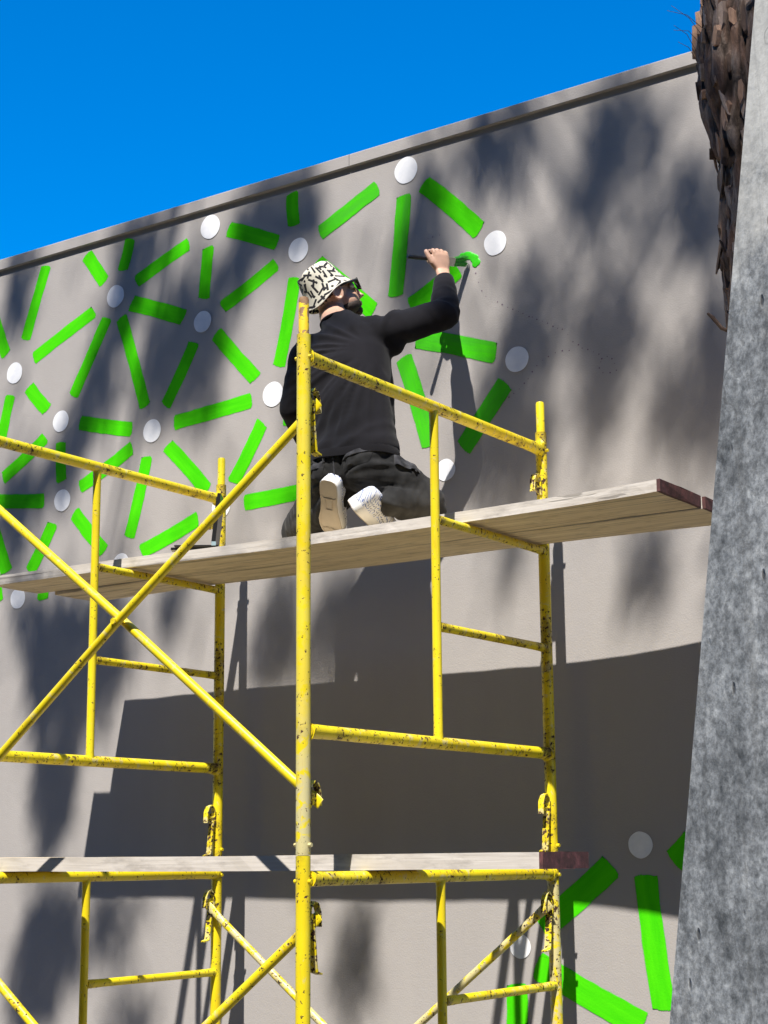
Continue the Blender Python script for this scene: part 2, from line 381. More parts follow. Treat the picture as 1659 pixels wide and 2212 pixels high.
# ------------------------------------------------------------------ measured layout of the wall (x, z in metres)
STROKES= [(-2.957, 4.627, -3.091, 4.252, 0.066), (-2.681, 4.627, -2.55, 4.451, 0.07), (-2.387, 4.648, -2.435, 4.487, 0.066), (-2.005, 4.537, -2.344, 4.411, 0.066), (-1.887, 4.498, -1.91, 4.239, 0.066), (-1.771, 4.558, -1.473, 4.424, 0.072), (-1.391, 4.653, -1.38, 4.484, 0.066), (-2.373, 4.311, -2.029, 4.172, 0.076), (-1.478, 4.327, -1.802, 4.178, 0.066), (-2.612, 4.316, -3.028, 4.143, 0.066), (-2.526, 4.267, -2.743, 3.898, 0.066), (-2.434, 4.254, -2.265, 3.77, 0.066), (-1.965, 4.04, -2.14, 3.754, 0.066), (-1.836, 4.061, -1.594, 3.797, 0.07), (-1.376, 4.241, -1.466, 3.831, 0.068), (-3.382, 4.533, -3.225, 4.196, 0.066), (-3.055, 4.003, -2.915, 3.858, 0.07), (-3.181, 3.981, -3.235, 3.757, 0.066), (-2.695, 3.76, -2.343, 3.673, 0.07), (-2.085, 3.665, -1.616, 3.701, 0.07), (-3.217, 3.548, -2.921, 3.72, 0.066), (-2.816, 3.682, -2.803, 3.475, 0.066), (-2.682, 3.432, -2.34, 3.586, 0.066), (-2.247, 3.529, -2.35, 3.145, 0.066), (-2.124, 3.564, -1.873, 3.31, 0.07), (-1.556, 3.59, -1.725, 3.329, 0.07), (-3.388, 3.456, -2.915, 3.396, 0.07), (-1.661, 3.229, -1.337, 3.24, 0.07), (-2.714, 3.315, -2.505, 3.096, 0.07), (-2.852, 3.277, -3.002, 3.046, 0.07), (-2.275, 3.072, -1.925, 3.19, 0.07), (-3.276, 3.313, -3.16, 3.062, 0.08), (-2.898, 3.04, -2.908, 2.899, 0.07), (-1.439, 3.586, -1.239, 3.534, 0.06), (-3.23, 3.062, -3.203, 2.919, 0.05), (-1.256, 4.287, -0.944, 3.991, 0.074), (-0.78, 4.497, -0.831, 4.037, 0.074), (-0.506, 4.096, -0.756, 3.976, 0.08), (-0.729, 3.834, -0.333, 3.694, 0.084), (-0.792, 3.763, -0.662, 3.346, 0.078), (-0.292, 3.564, -0.504, 3.313, 0.082), (-0.914, 4.564, -1.238, 4.417, 0.072), (-0.681, 4.525, -0.4, 4.242, 0.078), (0.115, 1.625, -0.193, 1.391, 0.095), (0.25, 1.591, 0.305, 1.108, 0.088), (0.362, 1.633, 0.446, 1.712, 0.09), (-0.22, 1.26, 0.219, 1.054, 0.095), (-0.174, 1.285, -0.205, 1.188, 0.06), (-0.305, 1.185, -0.309, 1.025, 0.088)]
DOTS= [(-0.767, 4.606, 0.058, 0.062), (-1.876, 4.592, 0.057, 0.06), (-1.355, 4.365, 0.055, 0.058), (-2.474, 4.366, 0.055, 0.058), (-1.916, 4.13, 0.051, 0.054), (-3.158, 4.091, 0.054, 0.057), (-1.497, 3.709, 0.058, 0.058), (-2.82, 3.786, 0.054, 0.054), (-2.218, 3.647, 0.052, 0.059), (-2.794, 3.383, 0.056, 0.053), (-0.327, 4.175, 0.053, 0.055), (-0.237, 3.653, 0.054, 0.055), (-0.589, 3.236, 0.038, 0.054), (-1.791, 3.227, 0.054, 0.052), (-2.396, 3.027, 0.05, 0.051), (-3.077, 2.924, 0.055, 0.048), (0.234, 1.698, 0.049, 0.049), (-0.286, 1.321, 0.043, 0.048)]
GUIDE= [(-0.486, 4.168), (-0.441, 4.144), (-0.425, 4.062), (-0.412, 4.019), (-0.397, 3.979), (-0.378, 3.951), (-0.323, 3.916), (-0.301, 3.9), (-0.275, 3.883), (-0.251, 3.87), (-0.225, 3.855), (-0.204, 3.843), (-0.176, 3.824), (-0.161, 3.819), (-0.14, 3.805), (-0.115, 3.793), (-0.092, 3.78), (-0.067, 3.762), (-0.046, 3.75), (-0.025, 3.742), (-0.001, 3.716), (0.021, 3.681), (0.045, 3.664), (0.061, 3.647), (0.086, 3.637), (0.11, 3.623), (0.134, 3.609), (0.146, 3.588), (0.17, 3.593), (0.19, 3.58), (0.201, 3.559), (0.208, 3.53), (0.18, 3.525), (0.149, 3.53), (0.134, 3.552), (0.141, 3.576), (0.003, 3.648), (-0.028, 3.652), (-0.06, 3.649), (-0.092, 3.639), (-0.118, 3.628), (-0.146, 3.61), (-0.168, 3.588), (-0.188, 3.562), (-0.206, 3.546), (-0.23, 3.526), (-0.256, 3.511), (-0.279, 3.499), (-0.6, 4.27), (-0.635, 4.269), (-0.659, 4.268)]
SHADE= [(1, [(-3.225, 4.615), (-3.089, 4.587), (-3.073, 4.385), (-3.141, 4.275), (-3.22, 4.389)]), (1, [(-2.446, 4.647), (-2.226, 4.647), (-2.208, 4.536), (-2.289, 4.423), (-2.364, 4.226), (-2.429, 4.074), (-2.513, 3.879), (-2.592, 3.763), (-2.68, 3.648), (-2.706, 3.512), (-2.88, 3.559), (-2.821, 3.669), (-2.732, 3.796), (-2.632, 4.016), (-2.525, 4.233), (-2.451, 4.409)]), (1, [(-3.009, 3.577), (-2.708, 3.559), (-2.733, 3.424), (-2.873, 3.395), (-3.196, 3.412), (-3.218, 3.522)]), (1, [(-3.228, 3.392), (-3.031, 3.368), (-3.054, 3.183), (-3.184, 3.174)]), (1, [(-2.017, 4.495), (-1.957, 4.356), (-1.828, 4.238), (-1.798, 4.097), (-1.823, 3.877), (-1.903, 3.668), (-2.216, 3.694), (-2.323, 3.825), (-2.313, 4.007), (-2.199, 4.172), (-2.085, 4.289)]), (1, [(-1.749, 4.61), (-1.422, 4.637), (-1.212, 4.599), (-1.238, 4.494), (-1.369, 4.412), (-1.555, 4.363), (-1.72, 4.466)]), (1, [(-1.775, 4.455), (-1.636, 4.38), (-1.744, 4.222), (-1.827, 4.193)]), (1, [(-0.702, 4.565), (-0.643, 4.508), (-0.657, 4.362), (-0.636, 4.211), (-0.663, 4.008), (-0.77, 3.987), (-0.792, 4.117), (-0.741, 4.318)]), (1, [(-0.408, 4.672), (-0.186, 4.656), (-0.207, 4.514), (-0.297, 4.455), (-0.352, 4.386), (-0.404, 4.464)]), (1, [(0.223, 4.692), (0.316, 4.572), (0.473, 4.515), (0.453, 4.427), (0.372, 4.371), (0.21, 4.348), (0.169, 4.124), (0.004, 4.129), (-0.013, 4.386), (0.148, 4.458)]), (0.15, [(0.177, 4.356), (0.402, 4.348), (0.332, 4.18), (0.24, 3.894), (0.128, 3.917), (0.169, 4.124)]), (0.85, [(0.411, 4.192), (0.522, 4.242), (0.703, 4.213), (0.691, 3.978), (0.388, 4.015), (0.344, 4.1)]), (0.95, [(-0.206, 3.937), (-0.051, 4.0), (-0.093, 3.744), (-0.149, 3.538), (-0.253, 3.463), (-0.354, 3.572), (-0.296, 3.813)]), (1, [(0.091, 3.801), (0.257, 3.921), (0.279, 3.675), (0.272, 3.498), (0.173, 3.396), (0.13, 3.107), (0.049, 3.089), (0.092, 3.379), (0.019, 3.616)]), (0.9, [(0.394, 3.448), (0.669, 3.56), (0.649, 3.178), (0.531, 3.167), (0.398, 3.215), (0.327, 3.342)]), (0.2, [(-0.059, 3.738), (0.091, 3.801), (0.036, 3.614), (-0.065, 3.555)]), (1, [(-0.426, 3.491), (-0.253, 3.463), (-0.133, 3.536), (-0.121, 3.381), (-0.113, 3.11), (-0.231, 3.05), (-0.452, 3.078), (-0.465, 3.279)]), (0.2, [(-0.395, 4.071), (-0.206, 3.937), (-0.296, 3.813), (-0.38, 3.956)]), (0.1, [(0.2, 4.086), (0.388, 4.015), (0.257, 3.921), (-0.04, 3.827), (-0.051, 4.0)]), (0.06, [(0.316, 4.572), (0.543, 4.683), (0.645, 4.242), (0.458, 4.181)]), (1, [(0.235, 2.823), (0.371, 2.826), (0.385, 2.718), (0.322, 2.6), (0.247, 2.642), (0.202, 2.737)]), (1, [(-0.381, 2.872), (-0.21, 2.872), (-0.277, 2.766), (-0.321, 2.714)]), (1, [(-1.581, 2.71), (-1.465, 2.762), (-1.364, 2.814), (-1.363, 2.45), (-1.566, 2.443), (-1.606, 2.568)]), (1, [(-1.239, 2.701), (-1.117, 2.81), (-1.02, 2.801), (-1.045, 2.664), (-1.118, 2.433), (-1.264, 2.404), (-1.284, 2.544)]), (1, [(-2.138, 2.844), (-2.012, 2.833), (-2.009, 2.683), (-2.077, 2.625), (-2.135, 2.715)]), (1, [(-3.102, 2.841), (-2.758, 2.901), (-2.485, 2.854), (-2.363, 2.712), (-2.3, 2.534), (-2.411, 2.391), (-2.585, 2.336), (-2.696, 2.103), (-2.716, 1.868), (-2.783, 1.677), (-2.904, 1.678), (-2.884, 2.11), (-2.958, 2.49)]), (1, [(-2.934, 1.337), (-2.878, 1.444), (-2.895, 1.678), (-2.828, 1.677), (-2.831, 1.402), (-2.731, 1.508), (-2.641, 1.467), (-2.689, 1.197), (-2.765, 0.923), (-3.035, 0.911)]), (1, [(-2.741, 1.382), (-2.67, 1.456), (-2.582, 1.446), (-2.616, 1.199), (-2.745, 1.133)]), (1, [(-2.538, 1.436), (-2.214, 1.44), (-2.266, 1.348), (-2.403, 1.245), (-2.473, 1.223)]), (1, [(-2.434, 0.902), (-2.395, 1.004), (-2.204, 1.071), (-2.105, 0.918)]), (1, [(-1.134, 1.45), (-0.87, 1.453), (-0.985, 1.333), (-1.031, 1.186), (-1.065, 1.24)]), (1, [(-1.123, 1.183), (-1.008, 1.187), (-1.033, 0.97), (-1.124, 0.965)]), (1, [(-1.36, 1.448), (-1.217, 1.45), (-1.24, 1.347), (-1.336, 1.326)])]

# ------------------------------------------------------------------ ground and wall
YW = 1.7786
g = MB(); g.add([(-600, -600, 0), (600, -600, 0), (600, 600, 0), (-600, 600, 0)], [[0, 1, 2, 3]])
g.build('ground', ASPH, smooth=False)['kind'] = 'structure'

hall = thing('added_sky_blocker', 'long dark brick hall added out of view behind the camera to block skylight', 'building', (2, -15, 0))  # unseen building, added to cut skylight so the shade goes darker
m = MB(); m.box((2, -17, 9.5), (30, 4, 9.5)); m.build('wall', plain('dark brick', (.075, .045, .035), .9, 0, .25, 2, .3), hall, smooth=False)
m = MB(); m.box((2, -17, 19.15), (30.2, 4.2, .147)); m.build('roof', plain('dark roofing', (.05, .05, .05), .9), hall, smooth=False)
for k in range(42):
    m = MB(); x_ = -24 + (k % 14)*4; zk = 3.4 + (k//14)*5.2; m.box((x_, -12.98, zk), (.9, .04, 1.3)); wn = m.build('window', plain('window frame grey', (.10, .10, .10), .6) if k == 0 else bpy.data.materials['window frame grey'], hall, smooth=False)
    m = MB(); m.box((x_, -12.955, zk), (.8, .03, 1.2)); m.build('pane', LENS, wn, smooth=False)

def roof_z(x): return 4.706 + .0129*(x + 3.3)
wall = thing('stucco_wall', 'tall grey stucco wall being painted with green strokes and white dots', 'wall', (-1.3, YW, 0))
w = MB(); xs = [-14 + i*.5 for i in range(49)]
w.rings([[(x, YW, -.05), (x, YW, roof_z(x)-.004), (x, YW+.3, roof_z(x)-.004), (x, YW+.3, -.05)] for x in xs])
w.build('wall_face', WALL, wall, smooth=False)
cx = [-14, -8.05, -3.303, -1.06, 1.9, 4.4, 10]
for a, b_ in zip(cx[:-1], cx[1:]):
    c = MB(); e = .0014; rr = []
    for i in range(9):
        x = a+e + (b_-a-2*e)*i/8; z = roof_z(x) + .0015*noise.noise((x*2, 0, 0))
        prof = [(-.017, -.044), (-.019, -.042), (-.019, .010), (-.015, .014), (.31, .018), (.31, -.044)]
        rr.append([(x, YW+dy, z+dz) for dy, dz in prof])
    c.rings(rr); c.build('coping_strip', WALL, wall, smooth=False)

def stroke(i, x1, z1, x2, z2, wd):
    rnd = random.Random(i*7+3); a, b_ = V((x1, 0, z1)), V((x2, 0, z2)); d = (b_-a); ln = d.length; d.normalize(); n = V((-d.z, 0, d.x))
    m = MB(); nu, nv = 16, 8; vs = []; U = [0, .010/ln] + [.010/ln + (1-.020/ln)*k/14 for k in range(1, 14)] + [1-.010/ln, 1]; VV = [-1, -1+.020/wd, -.4, -.2, 0, .2, .4, 1-.020/wd, 1]; y = YW - .0008 - .00003*i; skew = [rnd.uniform(-.012, .012), rnd.uniform(-.012, .012)]
    bow = rnd.uniform(-.006, .006)
    for iu in range(nu+1):
        u = U[iu]
        for iv in range(nv+1):
            v = VV[iv]
            hw = (wd/2*1.06+.0015)*(1 + .05*noise.noise((u*4+i*3.1, 0, 0)) + .03*noise.noise((u*19, i, v*3)))
            corner = .010*max(0, abs(v)-.5)*2
            uu = u*ln
            if iu == 0: uu += corner + skew[0]*v + .004*noise.noise((v*5, i, 1))
            elif iu == nu: uu -= corner + skew[1]*v + .004*noise.noise((v*5, i, 9))
            p = a + d*uu + n*(v*hw + bow*(1-(2*u-1)**2)); vs.append((p.x, y, p.z))
    fs = [[iu*(nv+1)+iv, (iu+1)*(nv+1)+iv, (iu+1)*(nv+1)+iv+1, iu*(nv+1)+iv+1] for iu in range(nu) for iv in range(nv)]
    m.add(vs, fs); o = m.build('green_stroke', GREEN_THIN if i in THIN else GREEN, wall, smooth=False)
    if o.data.polygons[0].normal.y > 0: o.data.flip_normals()
    at = o.data.attributes.new('edge', 'FLOAT', 'POINT')
    for iu in range(nu+1):
        for iv in range(nv+1): at.data[iu*(nv+1)+iv].value = 0.0 if iu in (0, nu) or iv in (0, nv) else .010
    off = rnd.uniform(0, 20)
    add_uv(o, lambda p: ((p-V((a.x, p.y, a.z))).dot(d) + off, (p-V((a.x, p.y, a.z))).dot(n) + off*.37))
THIN = {36, 38, 39, 40, 41}
for i, s in enumerate(STROKES): stroke(i, *s)
for i, (x, z, rx, rz) in enumerate(DOTS):
    rnd = random.Random(i); m = MB(); n_ = 40; tl = rnd.uniform(-.3, .3)
    r_ = (rx*.45 + rz*.55)
    ring = lambda k: [(x + k*r_*1.0*math.cos(2*math.pi*j/n_)*(1+.05*noise.noise((math.cos(2*math.pi*j/n_)*1.3, math.sin(2*math.pi*j/n_)*1.3, i*2.7))),
                       YW-.0026-.0001*(1-k), z + k*r_*math.sin(2*math.pi*j/n_)*(1+.05*noise.noise((math.cos(2*math.pi*j/n_)*1.5, math.sin(2*math.pi*j/n_)*1.5, i*5.1)))) for j in range(n_)]
    m.rings([ring(1), ring(.6), ring(.2)], cap=False); m.add(ring(.2), [list(range(n_))])
    o = m.build('white_dot', WHITE, wall, smooth=False)
    for p in o.data.polygons:
        if p.normal.y > 0: p.flip()
    add_uv(o, lambda p: (p.x, p.z))
m = MB()
for i, (x, z) in enumerate(GUIDE):
    r_ = .0018 + .0022*((i*37) % 5)/5
    m.add([(x+r_*math.cos(k*math.pi/3), YW-.0012, z+r_*math.sin(k*math.pi/3)) for k in range(6)], [list(range(6))[::-1]])
o = m.build('chalk_dots', CHALK, wall, smooth=False); o['kind'] = 'stuff'
# fresh paint left by the brush
m = MB(); TIP = V((-.460, 1.7786, 4.111))
rnd = random.Random(5)
for k in range(34):
    u = k/33; a_ = 2.35 - 2.55*u
    x = TIP.x - .012 + .050*math.cos(a_) + rnd.uniform(-.006, .006); z = TIP.z - .005 + .042*math.sin(a_) + rnd.uniform(-.006, .006)
    r_ = rnd.uniform(.013, .019); m.ball((x, YW-.0006, z), (r_, .0034, r_), 12)
o = m.build('wet_paint', WET, wall); remesh(o, .0026, 3)

# ------------------------------------------------------------------ scaffold frames
S_ = 1.5828; W_ = 1.524; YI = .7525; PR = .0218
def latch(par, x, py, z, dy, mats, lever=True):
    mats = YELL
    """spring latch welded on a post: stud, bent hook and a drop lever hanging from it"""
    m = MB(); y0 = py + dy*PR*.9
    m.tube([(x, y0, z), (x, y0+dy*.052, z)], .0065, 10)
    m.strip([(x, y0, z+.004), (x, y0+dy*.010, z+.036), (x, y0+dy*.026, z+.050), (x, y0+dy*.043, z+.044), (x, y0+dy*.054, z+.022), (x, y0+dy*.057, z-.022)], (1, 0, 0), .022, .0045)
    m.add([(x-.004, y0, z+.022), (x-.004, y0, z-.028), (x-.004, y0+dy*.042, z-.012), (x-.004, y0+dy*.040, z+.012), (x+.004, y0, z+.022), (x+.004, y0, z-.028), (x+.004, y0+dy*.042, z-.012), (x+.004, y0+dy*.040, z+.012)],
          [[0, 1, 2, 3], [7, 6, 5, 4], [0, 4, 5, 1], [1, 5, 6, 2], [2, 6, 7, 3], [3, 7, 4, 0]])
    m.box((x, y0+dy*.002, z-.002), (.011, .006, .026))
    o = m.build('brace_latch', mats, par)
    if lever:
        d = MB(); t = random.uniform(-.006, .006)
        d.strip([(x+t, y0+dy*.018, z-.012), (x+t, y0+dy*.020, z-.034), (x+t, y0+dy*.032, z-.135), (x+t, y0+dy*.036, z-.150), (x+t, y0+dy*.058, z-.156)], (1, 0, 0), .026, .005)
        d.build('drop_lever', mats, o)
    return o
def flare(z, y0, y1, r, nearflat=True):
    ys = [y0, y0+.012, y0+.05, y0+.09] + [y0+.09+(y1-y0-.18)*k/8 for k in range(1, 8)] + [y1-.09, y1-.05, y1-.012, y1]
    return ys, [r*1.14, r*1.10, r*1.05, r] + [r]*7 + [r, r*1.05, r*1.10, r*1.14]
def wear(o, fn):
    at = o.data.attributes.new('wear', 'FLOAT', 'POINT'); b_ = origin(o)
    for i, v in enumerate(o.data.vertices): at.data[i].value = fn(v.co+b_)
    return o
def frame(x, base, label, mats, seed, levers, lx=0.0, jit=0.0):
    rnd = random.Random(seed)
    f = thing('scaffold', label, 'scaffold frame', (x, W_/2, base), 'frames of the yellow scaffold')
    fm, bm_, im, rm = mats
    for py, mt in ((0.0, fm), (W_, bm_)):
        m = MB(); m.tube([(x, py, base+1.587*k/32) for k in range(33)], PR, 20)
        o = wear(m.build('post', mt, f), lambda q: max(math.exp(-abs(q.z-base-h)/.045) for h in ((1.521, .362, 1.1235, .756, 0, 1.587) if py else (1.521, .362, 0, 1.587))))
        p = MB(); p.tube([(x, py, base+1.50), (x, py, base+1.70), (x, py, base+1.708)], [.0165, .0165, .014], 16); p.build('coupling_pin', PIN if py == 0 else YEL2, o)
        for zz in (base+1.514, base+.03):
            b_ = MB(); b_.tube([(x-.031, py, zz), (x+.031, py, zz)], .0065, 8); b_.build('cross_bolt', mt, o)
    def bar(nm, z, y0, y1, r, mt):
        m = MB(); ys, rr = flare(z, y0, y1, r); dz = rnd.uniform(-.002, .002)
        m.tube([(x, yy, z+dz) for yy in ys], rr, 16, ); return wear(m.build(nm, mt, f), lambda q: max(math.exp(-abs(q.y-y0)/.06), math.exp(-abs(q.y-y1)/.06), .4*max(0, (z-q.z)/r)))
    bar('top_bar', base+1.521, PR*.7, W_-PR*.7, .0212, rm); bar('middle_bar', base+.362, PR*.7, W_-PR*.7, .0212, rm)
    m = MB(); m.tube([(x, YI, base+.362+.015), (x, YI, base+.40), (x, YI, base+.9), (x, YI, base+1.47), (x, YI, base+1.521-.012)], [.0175, .0158, .0158, .0158, .0175], 16); m.build('inner_post', im, f)
    bar('rung', base+1.1235, YI+.011, W_-PR*.7, .0152, rm); bar('rung', base+.756, YI+.011, W_-PR*.7, .0152, rm)
    # weld beads
    for zz in (base+1.521, base+.362):
        for yy, s in ((PR, 1), (W_-PR, -1)):
            m = MB(); m.tube([(x, yy-s*.003, zz), (x, yy+s*.008, zz)], [.029, .0245], 14, wob=.35); m.build('weld_bead', rm, f)
    for (py, dy, hz, lev) in levers: latch(f, x, py, base+hz, dy, mats[0] if py == 0 else mats[1], lev)
    return f
MU = (YELW, YEL2, YEL, YEL2); 
frame(0.0, 1.668, 'upper right scaffold frame beside the kneeling painter, near post worn grey at its foot', (YELF, YEL2, YEL, YEL2), 1,
      [(0, 1, 1.372, True), (0, 1, .166, False), (W_, -1, 1.366, False), (W_, -1, .165, True)])
frame(-S_, 1.668, 'upper left scaffold frame behind the crossing braces, next to the black case', (YEL, YEL2, YEL, YEL2), 2,
      [(0, 1, 1.372, True), (0, 1, .166, True), (W_, -1, 1.40, False), (W_, -1, .160, True)])
frame(0.0, .08, 'lower right scaffold frame under the red end of the low plank', (YEL, YELM, YEL, YEL2), 3,
      [(0, 1, 1.405, True), (0, 1, .166, True), (W_, -1, 1.402, True), (W_, -1, .165, True)])
frame(-S_, .08, 'lower left scaffold frame carrying the low plank, at the left edge', (YEL, YEL, YEL, YEL), 4,
      [(0, 1, 1.405, True), (0, 1, .166, True), (W_, -1, 1.404, True), (W_, -1, .165, True)])
# worn sleeve of bare primer low on the front right post of the upper frame
for x in (0.0, -S_):
    for y in (0.0, W_):
        bp = thing('base_plate', 'square steel foot plate under the %s %s leg of the scaffold' % ('right' if x == 0 else 'left', 'street side' if y == 0 else 'wall side'), 'base plate', (x, y, 0), 'scaffold foot plates')
        m = MB(); m.box((x, y, .004), (.075, .075, .004)); m.build('plate', PIN, bp, smooth=False)
        m = MB(); m.tube([(x, y, .008), (x, y, .30)], .0165, 12); m.build('spigot', PIN, bp)

def brace(label, y, za, zb, zmid_off, mats, sag=.0, rev=False):
    """two crossing tubes pinned to each other in the middle"""
    b = thing('cross_brace', label, 'scaffold brace', (-S_/2, y, min(za, zb)), 'crossing scaffold braces')
    for k, (z0, z1) in enumerate(((za, zb), (zb, za))):
        a = V((0, y + (.0 if k == 0 else .006), z0)); e = V((-S_, y + (.0 if k == 0 else .006), z1-.012)); d = (e-a).normalized()
        bow = V((0, (-.017 if k == 0 else .017), 0))
        pts = [a-d*.022, a+d*.015, a+d*.05, a+d*.10, (a+e)/2+bow, e-d*.10, e-d*.05, e-d*.015, e+d*.022]
        m = MB(); R = [.017, .019, .0165, .0150, .0150, .0150, .0165, .019, .017]
        rs = []; up = V((0, 1, 0)); n2 = d.cross(up).normalized()
        for p, r, fl in zip(pts, R, [.16, .16, .5, 1, 1, 1, .5, .16, .16]):
            rs.append([p + n2*math.cos(2*math.pi*j/14)*r + up*math.sin(2*math.pi*j/14)*r*fl for j in range(14)])
        m.rings(rs); m.build('brace_tube', mats[k], b)
    m = MB(); zc = (za+zb)/2-.006; m.tube([(-S_/2, y-.036, zc), (-S_/2, y+.042, zc)], .006, 10); m.tube([(-S_/2, y-.040, zc), (-S_/2, y-.034, zc)], .011, 6); m.build('pivot_bolt', YEL2, b)
brace('bright yellow crossed braces in front of the painter, upper level', .056, 1.668+1.368, 1.668+.162, 0, (YELB, YELB))
brace('scuffed yellow crossed braces under the low plank, street side', .056, .08+1.402, .08+.162, 0, (YEL2, YEL2))
brace('pale scuffed crossed braces under the low plank, wall side', W_-.056, .08+1.400, .08+.162, 0, (YELM, YELM))

# ------------------------------------------------------------------ planks
def plank(label, x0, x1, y0, y1, zb, th, fy, fz, seed, dark=False):
    rt = thing('scaffold_plank', label, 'plank', ((x0+x1)/2, (y0+y1)/2, zb), 'timber planks on the scaffold')
    nx, ny = 60, 4; m = MB(); rnd = random.Random(seed); top = []; rs = []
    for i in range(nx+1):
        x = x0 + (x1-x0)*i/nx; dy0, dy1 = fy(x); dz = fz(x)
        jag = lambda k: .0022*noise.noise((x*7, seed*3+k, 0)) + .0012*noise.noise((x*31, seed+k, 2))
        Y0, Y1 = y0+dy0, y1+dy1
        end = 1 if i in (0, nx) else 0
        xe = lambda j: x + (end*(1 if i else -1)*(.008*noise.noise((j*1.7, seed, i)) - .004))
        r = []
        for j in range(ny+1): r.append((xe(j), Y0 + (Y1-Y0)*j/ny + (jag(j) if j in (0, ny) else 0), zb+dz + .001*noise.noise((x*3, j, seed))))
        for j in range(ny, -1, -1): r.append((xe(j), Y0 + (Y1-Y0)*j/ny + (jag(j+9) if j in (0, ny) else 0), zb+th+dz + .0012*noise.noise((x*3, j, seed+5))))
        rs.append(r)
    n = len(rs[0])
    for i in range(nx):
        m.add(rs[i]+rs[i+1], [[j, (j+1) % n, n+(j+1) % n, n+j] for j in range(n)]); 
        for j in range(n): m.m[-n+j] = 1 if j in (ny, n-1) else 0
    m2 = MB(); m2.mi = 0
    bo = m.build('board', [WOOD, WOODE], rt, smooth=False)
    for e in (0, nx):
        m2 = MB(); sgn = 1 if e else -1
        q = [V(p) for p in rs[e]]; c = sum(q, V((0, 0, 0)))/len(q)
        front = [p + V((sgn*.0025, 0, 0)) for p in q]; back = [p - V((sgn*.012, 0, 0)) for p in q]
        back = [c + (p-c)*1.0 + (p-c).normalized()*.0012 - V((sgn*.010, 0, 0)) for p in q]; front = [p + (p-c).normalized()*.0012 for p in front]
        m2.rings([back, front]); m2.build('painted_end' if e else 'sawn_end', REDEND if e else WOOD, bo, smooth=False)
    return rt
sag = lambda x: -.006*math.sin(math.pi*min(1, max(0, (x+S_)/S_)))
plank('outer high plank the painter kneels on, longer at the left', -2.37, .775, .950, 1.222, 2.8135, .040,
      lambda x: (-.055*max(0, (x+.1)/.875)**2, -.004*max(0, (x+.1)/.875)**2), lambda x: sag(x) + .004*max(0, x), 1)
plank('inner high plank nearest the wall, ending below the outer plank', -2.272, .790, 1.226, 1.490, 2.8125, .040,
      lambda x: (-.003*max(0, (x+.1)/.94)**2, .05*max(0, (x+.1)/.94)**2), lambda x: sag(x)*.6 - .013*max(0, (-x-S_)/.69), 2)
plank('low plank with a dark red end lying across the bars below the painter', -2.9, .625, .315, .600, 1.6225, .048,
      lambda x: (0, 0), lambda x: .002*math.sin(x*2), 3)

# ------------------------------------------------------------------ black case on the high plank
cs = thing('open_case', 'black flat case standing open on the high plank by a scaffold post', 'case', (-1.36, 1.10, 2.854))
CX, CY = V((.829, .559, 0)), V((-.559, .829, 0)); CZ = V((0, 0, 1)); cc = V((-1.352, 1.105, 2.871))
def cp_(x, y, z): return cc + CX*x + CY*y + CZ*z
m = MB()
m.rings([[cp_(sx*a, sy*b_, z) for sx, sy in ((-1, -1), (1, -1), (1, 1), (-1, 1))] for a, b_, z in ((.074, .070, -.017), (.080, .076, -.010), (.080, .076, .008), (.088, .082, .012), (.088, .082, .017), (.076, .070, .017), (.076, .070, -.008))])
m.box(cp_(-.094, -.02, .009), (.012, .025, .005), (CX, CY, CZ)); m.build('tray', BLACK, cs, smooth=False)
lx = (CX + CZ*-.10).normalized(); lz = (CZ + CX*.10).normalized(); lc = cp_(.078, 0, .122)
m = MB(); m.box(lc, (.007, .076, .108), (lx, CY, lz)); m.box(lc - lx*.008, (.003, .064, .094), (lx, CY, lz)); m.build('lid', BLACK, cs, smooth=False)
m = MB(); m.box(cp_(.070, -.082, .022), (.009, .004, .008), (CX, CY, CZ)); m.build('clasp', LATCHM, cs, smooth=False)

# ------------------------------------------------------------------ concrete pillar
pil = MB(); e_r = V((.87, -.49, 0)).normalized(); e_b = V((.49, .87, 0)).normalized()
def pedge(z):   # left front edge of the pillar, battered outwards towards the ground
    t = (z-3.40)/(-2.083); return V((1.853-.400*t, -.931+.244*t, z))
rs = []
for z in (-.02, .4, .9, 1.3, 1.8, 2.3, 2.8, 3.3, 3.8, 4.4):
    p = pedge(z); wd = .62 + (4.4-z)*.02; wob = .004*noise.noise((0, 0, z*2.3))
    p = p + e_r*wob; q = p + e_r*wd; dp = .45+(4.4-z)*.05
    rs.append([p+e_b*.012, p+e_r*.010, p+e_r*wd*.33, p+e_r*wd*.66, q-e_r*.012, q+e_b*.012, q+e_b*dp, p+e_b*dp])
pil.rings(rs); po = pil.build('concrete_pillar', CONC, smooth=False, loc=(1.3, -.5, 0))
po['label'] = 'pitted grey concrete pillar with a sloping edge beside the pine trunk'; po['category'] = 'pillar'

# ------------------------------------------------------------------ pine tree
pine = thing('pine_tree', 'pine tree with flaking bark between the pillar and the wall', 'tree', (1.16, 1.0, 0))
AX = [(-.05, 1.15, 1.0), (1.5, 1.145, .995), (3.2, 1.152, .995), (4.1, 1.165, .985), (5.2, 1.17, .97), (7.0, 1.14, .70), (10.5, .90, -.8), (13.5, .65, -2.6), (16.5, .40, -4.2)]
RR = [(-.05, .25), (.4, .20), (1.5, .170), (3.2, .155), (3.75, .160), (3.98, .168), (4.15, .196), (4.3, .200), (4.6, .172), (5.5, .165), (7, .16), (10.5, .12), (13.5, .09), (16.5, .05)]
def interp(tb, z):
    for a, b_ in zip(tb[:-1], tb[1:]):
        if z <= b_[0]:
            t = max(0, (z-a[0])/(b_[0]-a[0])); t = t*t*(3-2*t) if len(a) == 2 else t
            return [a[k]+(b_[k]-a[k])*t for k in range(1, len(a))]
    return list(tb[-1][1:])
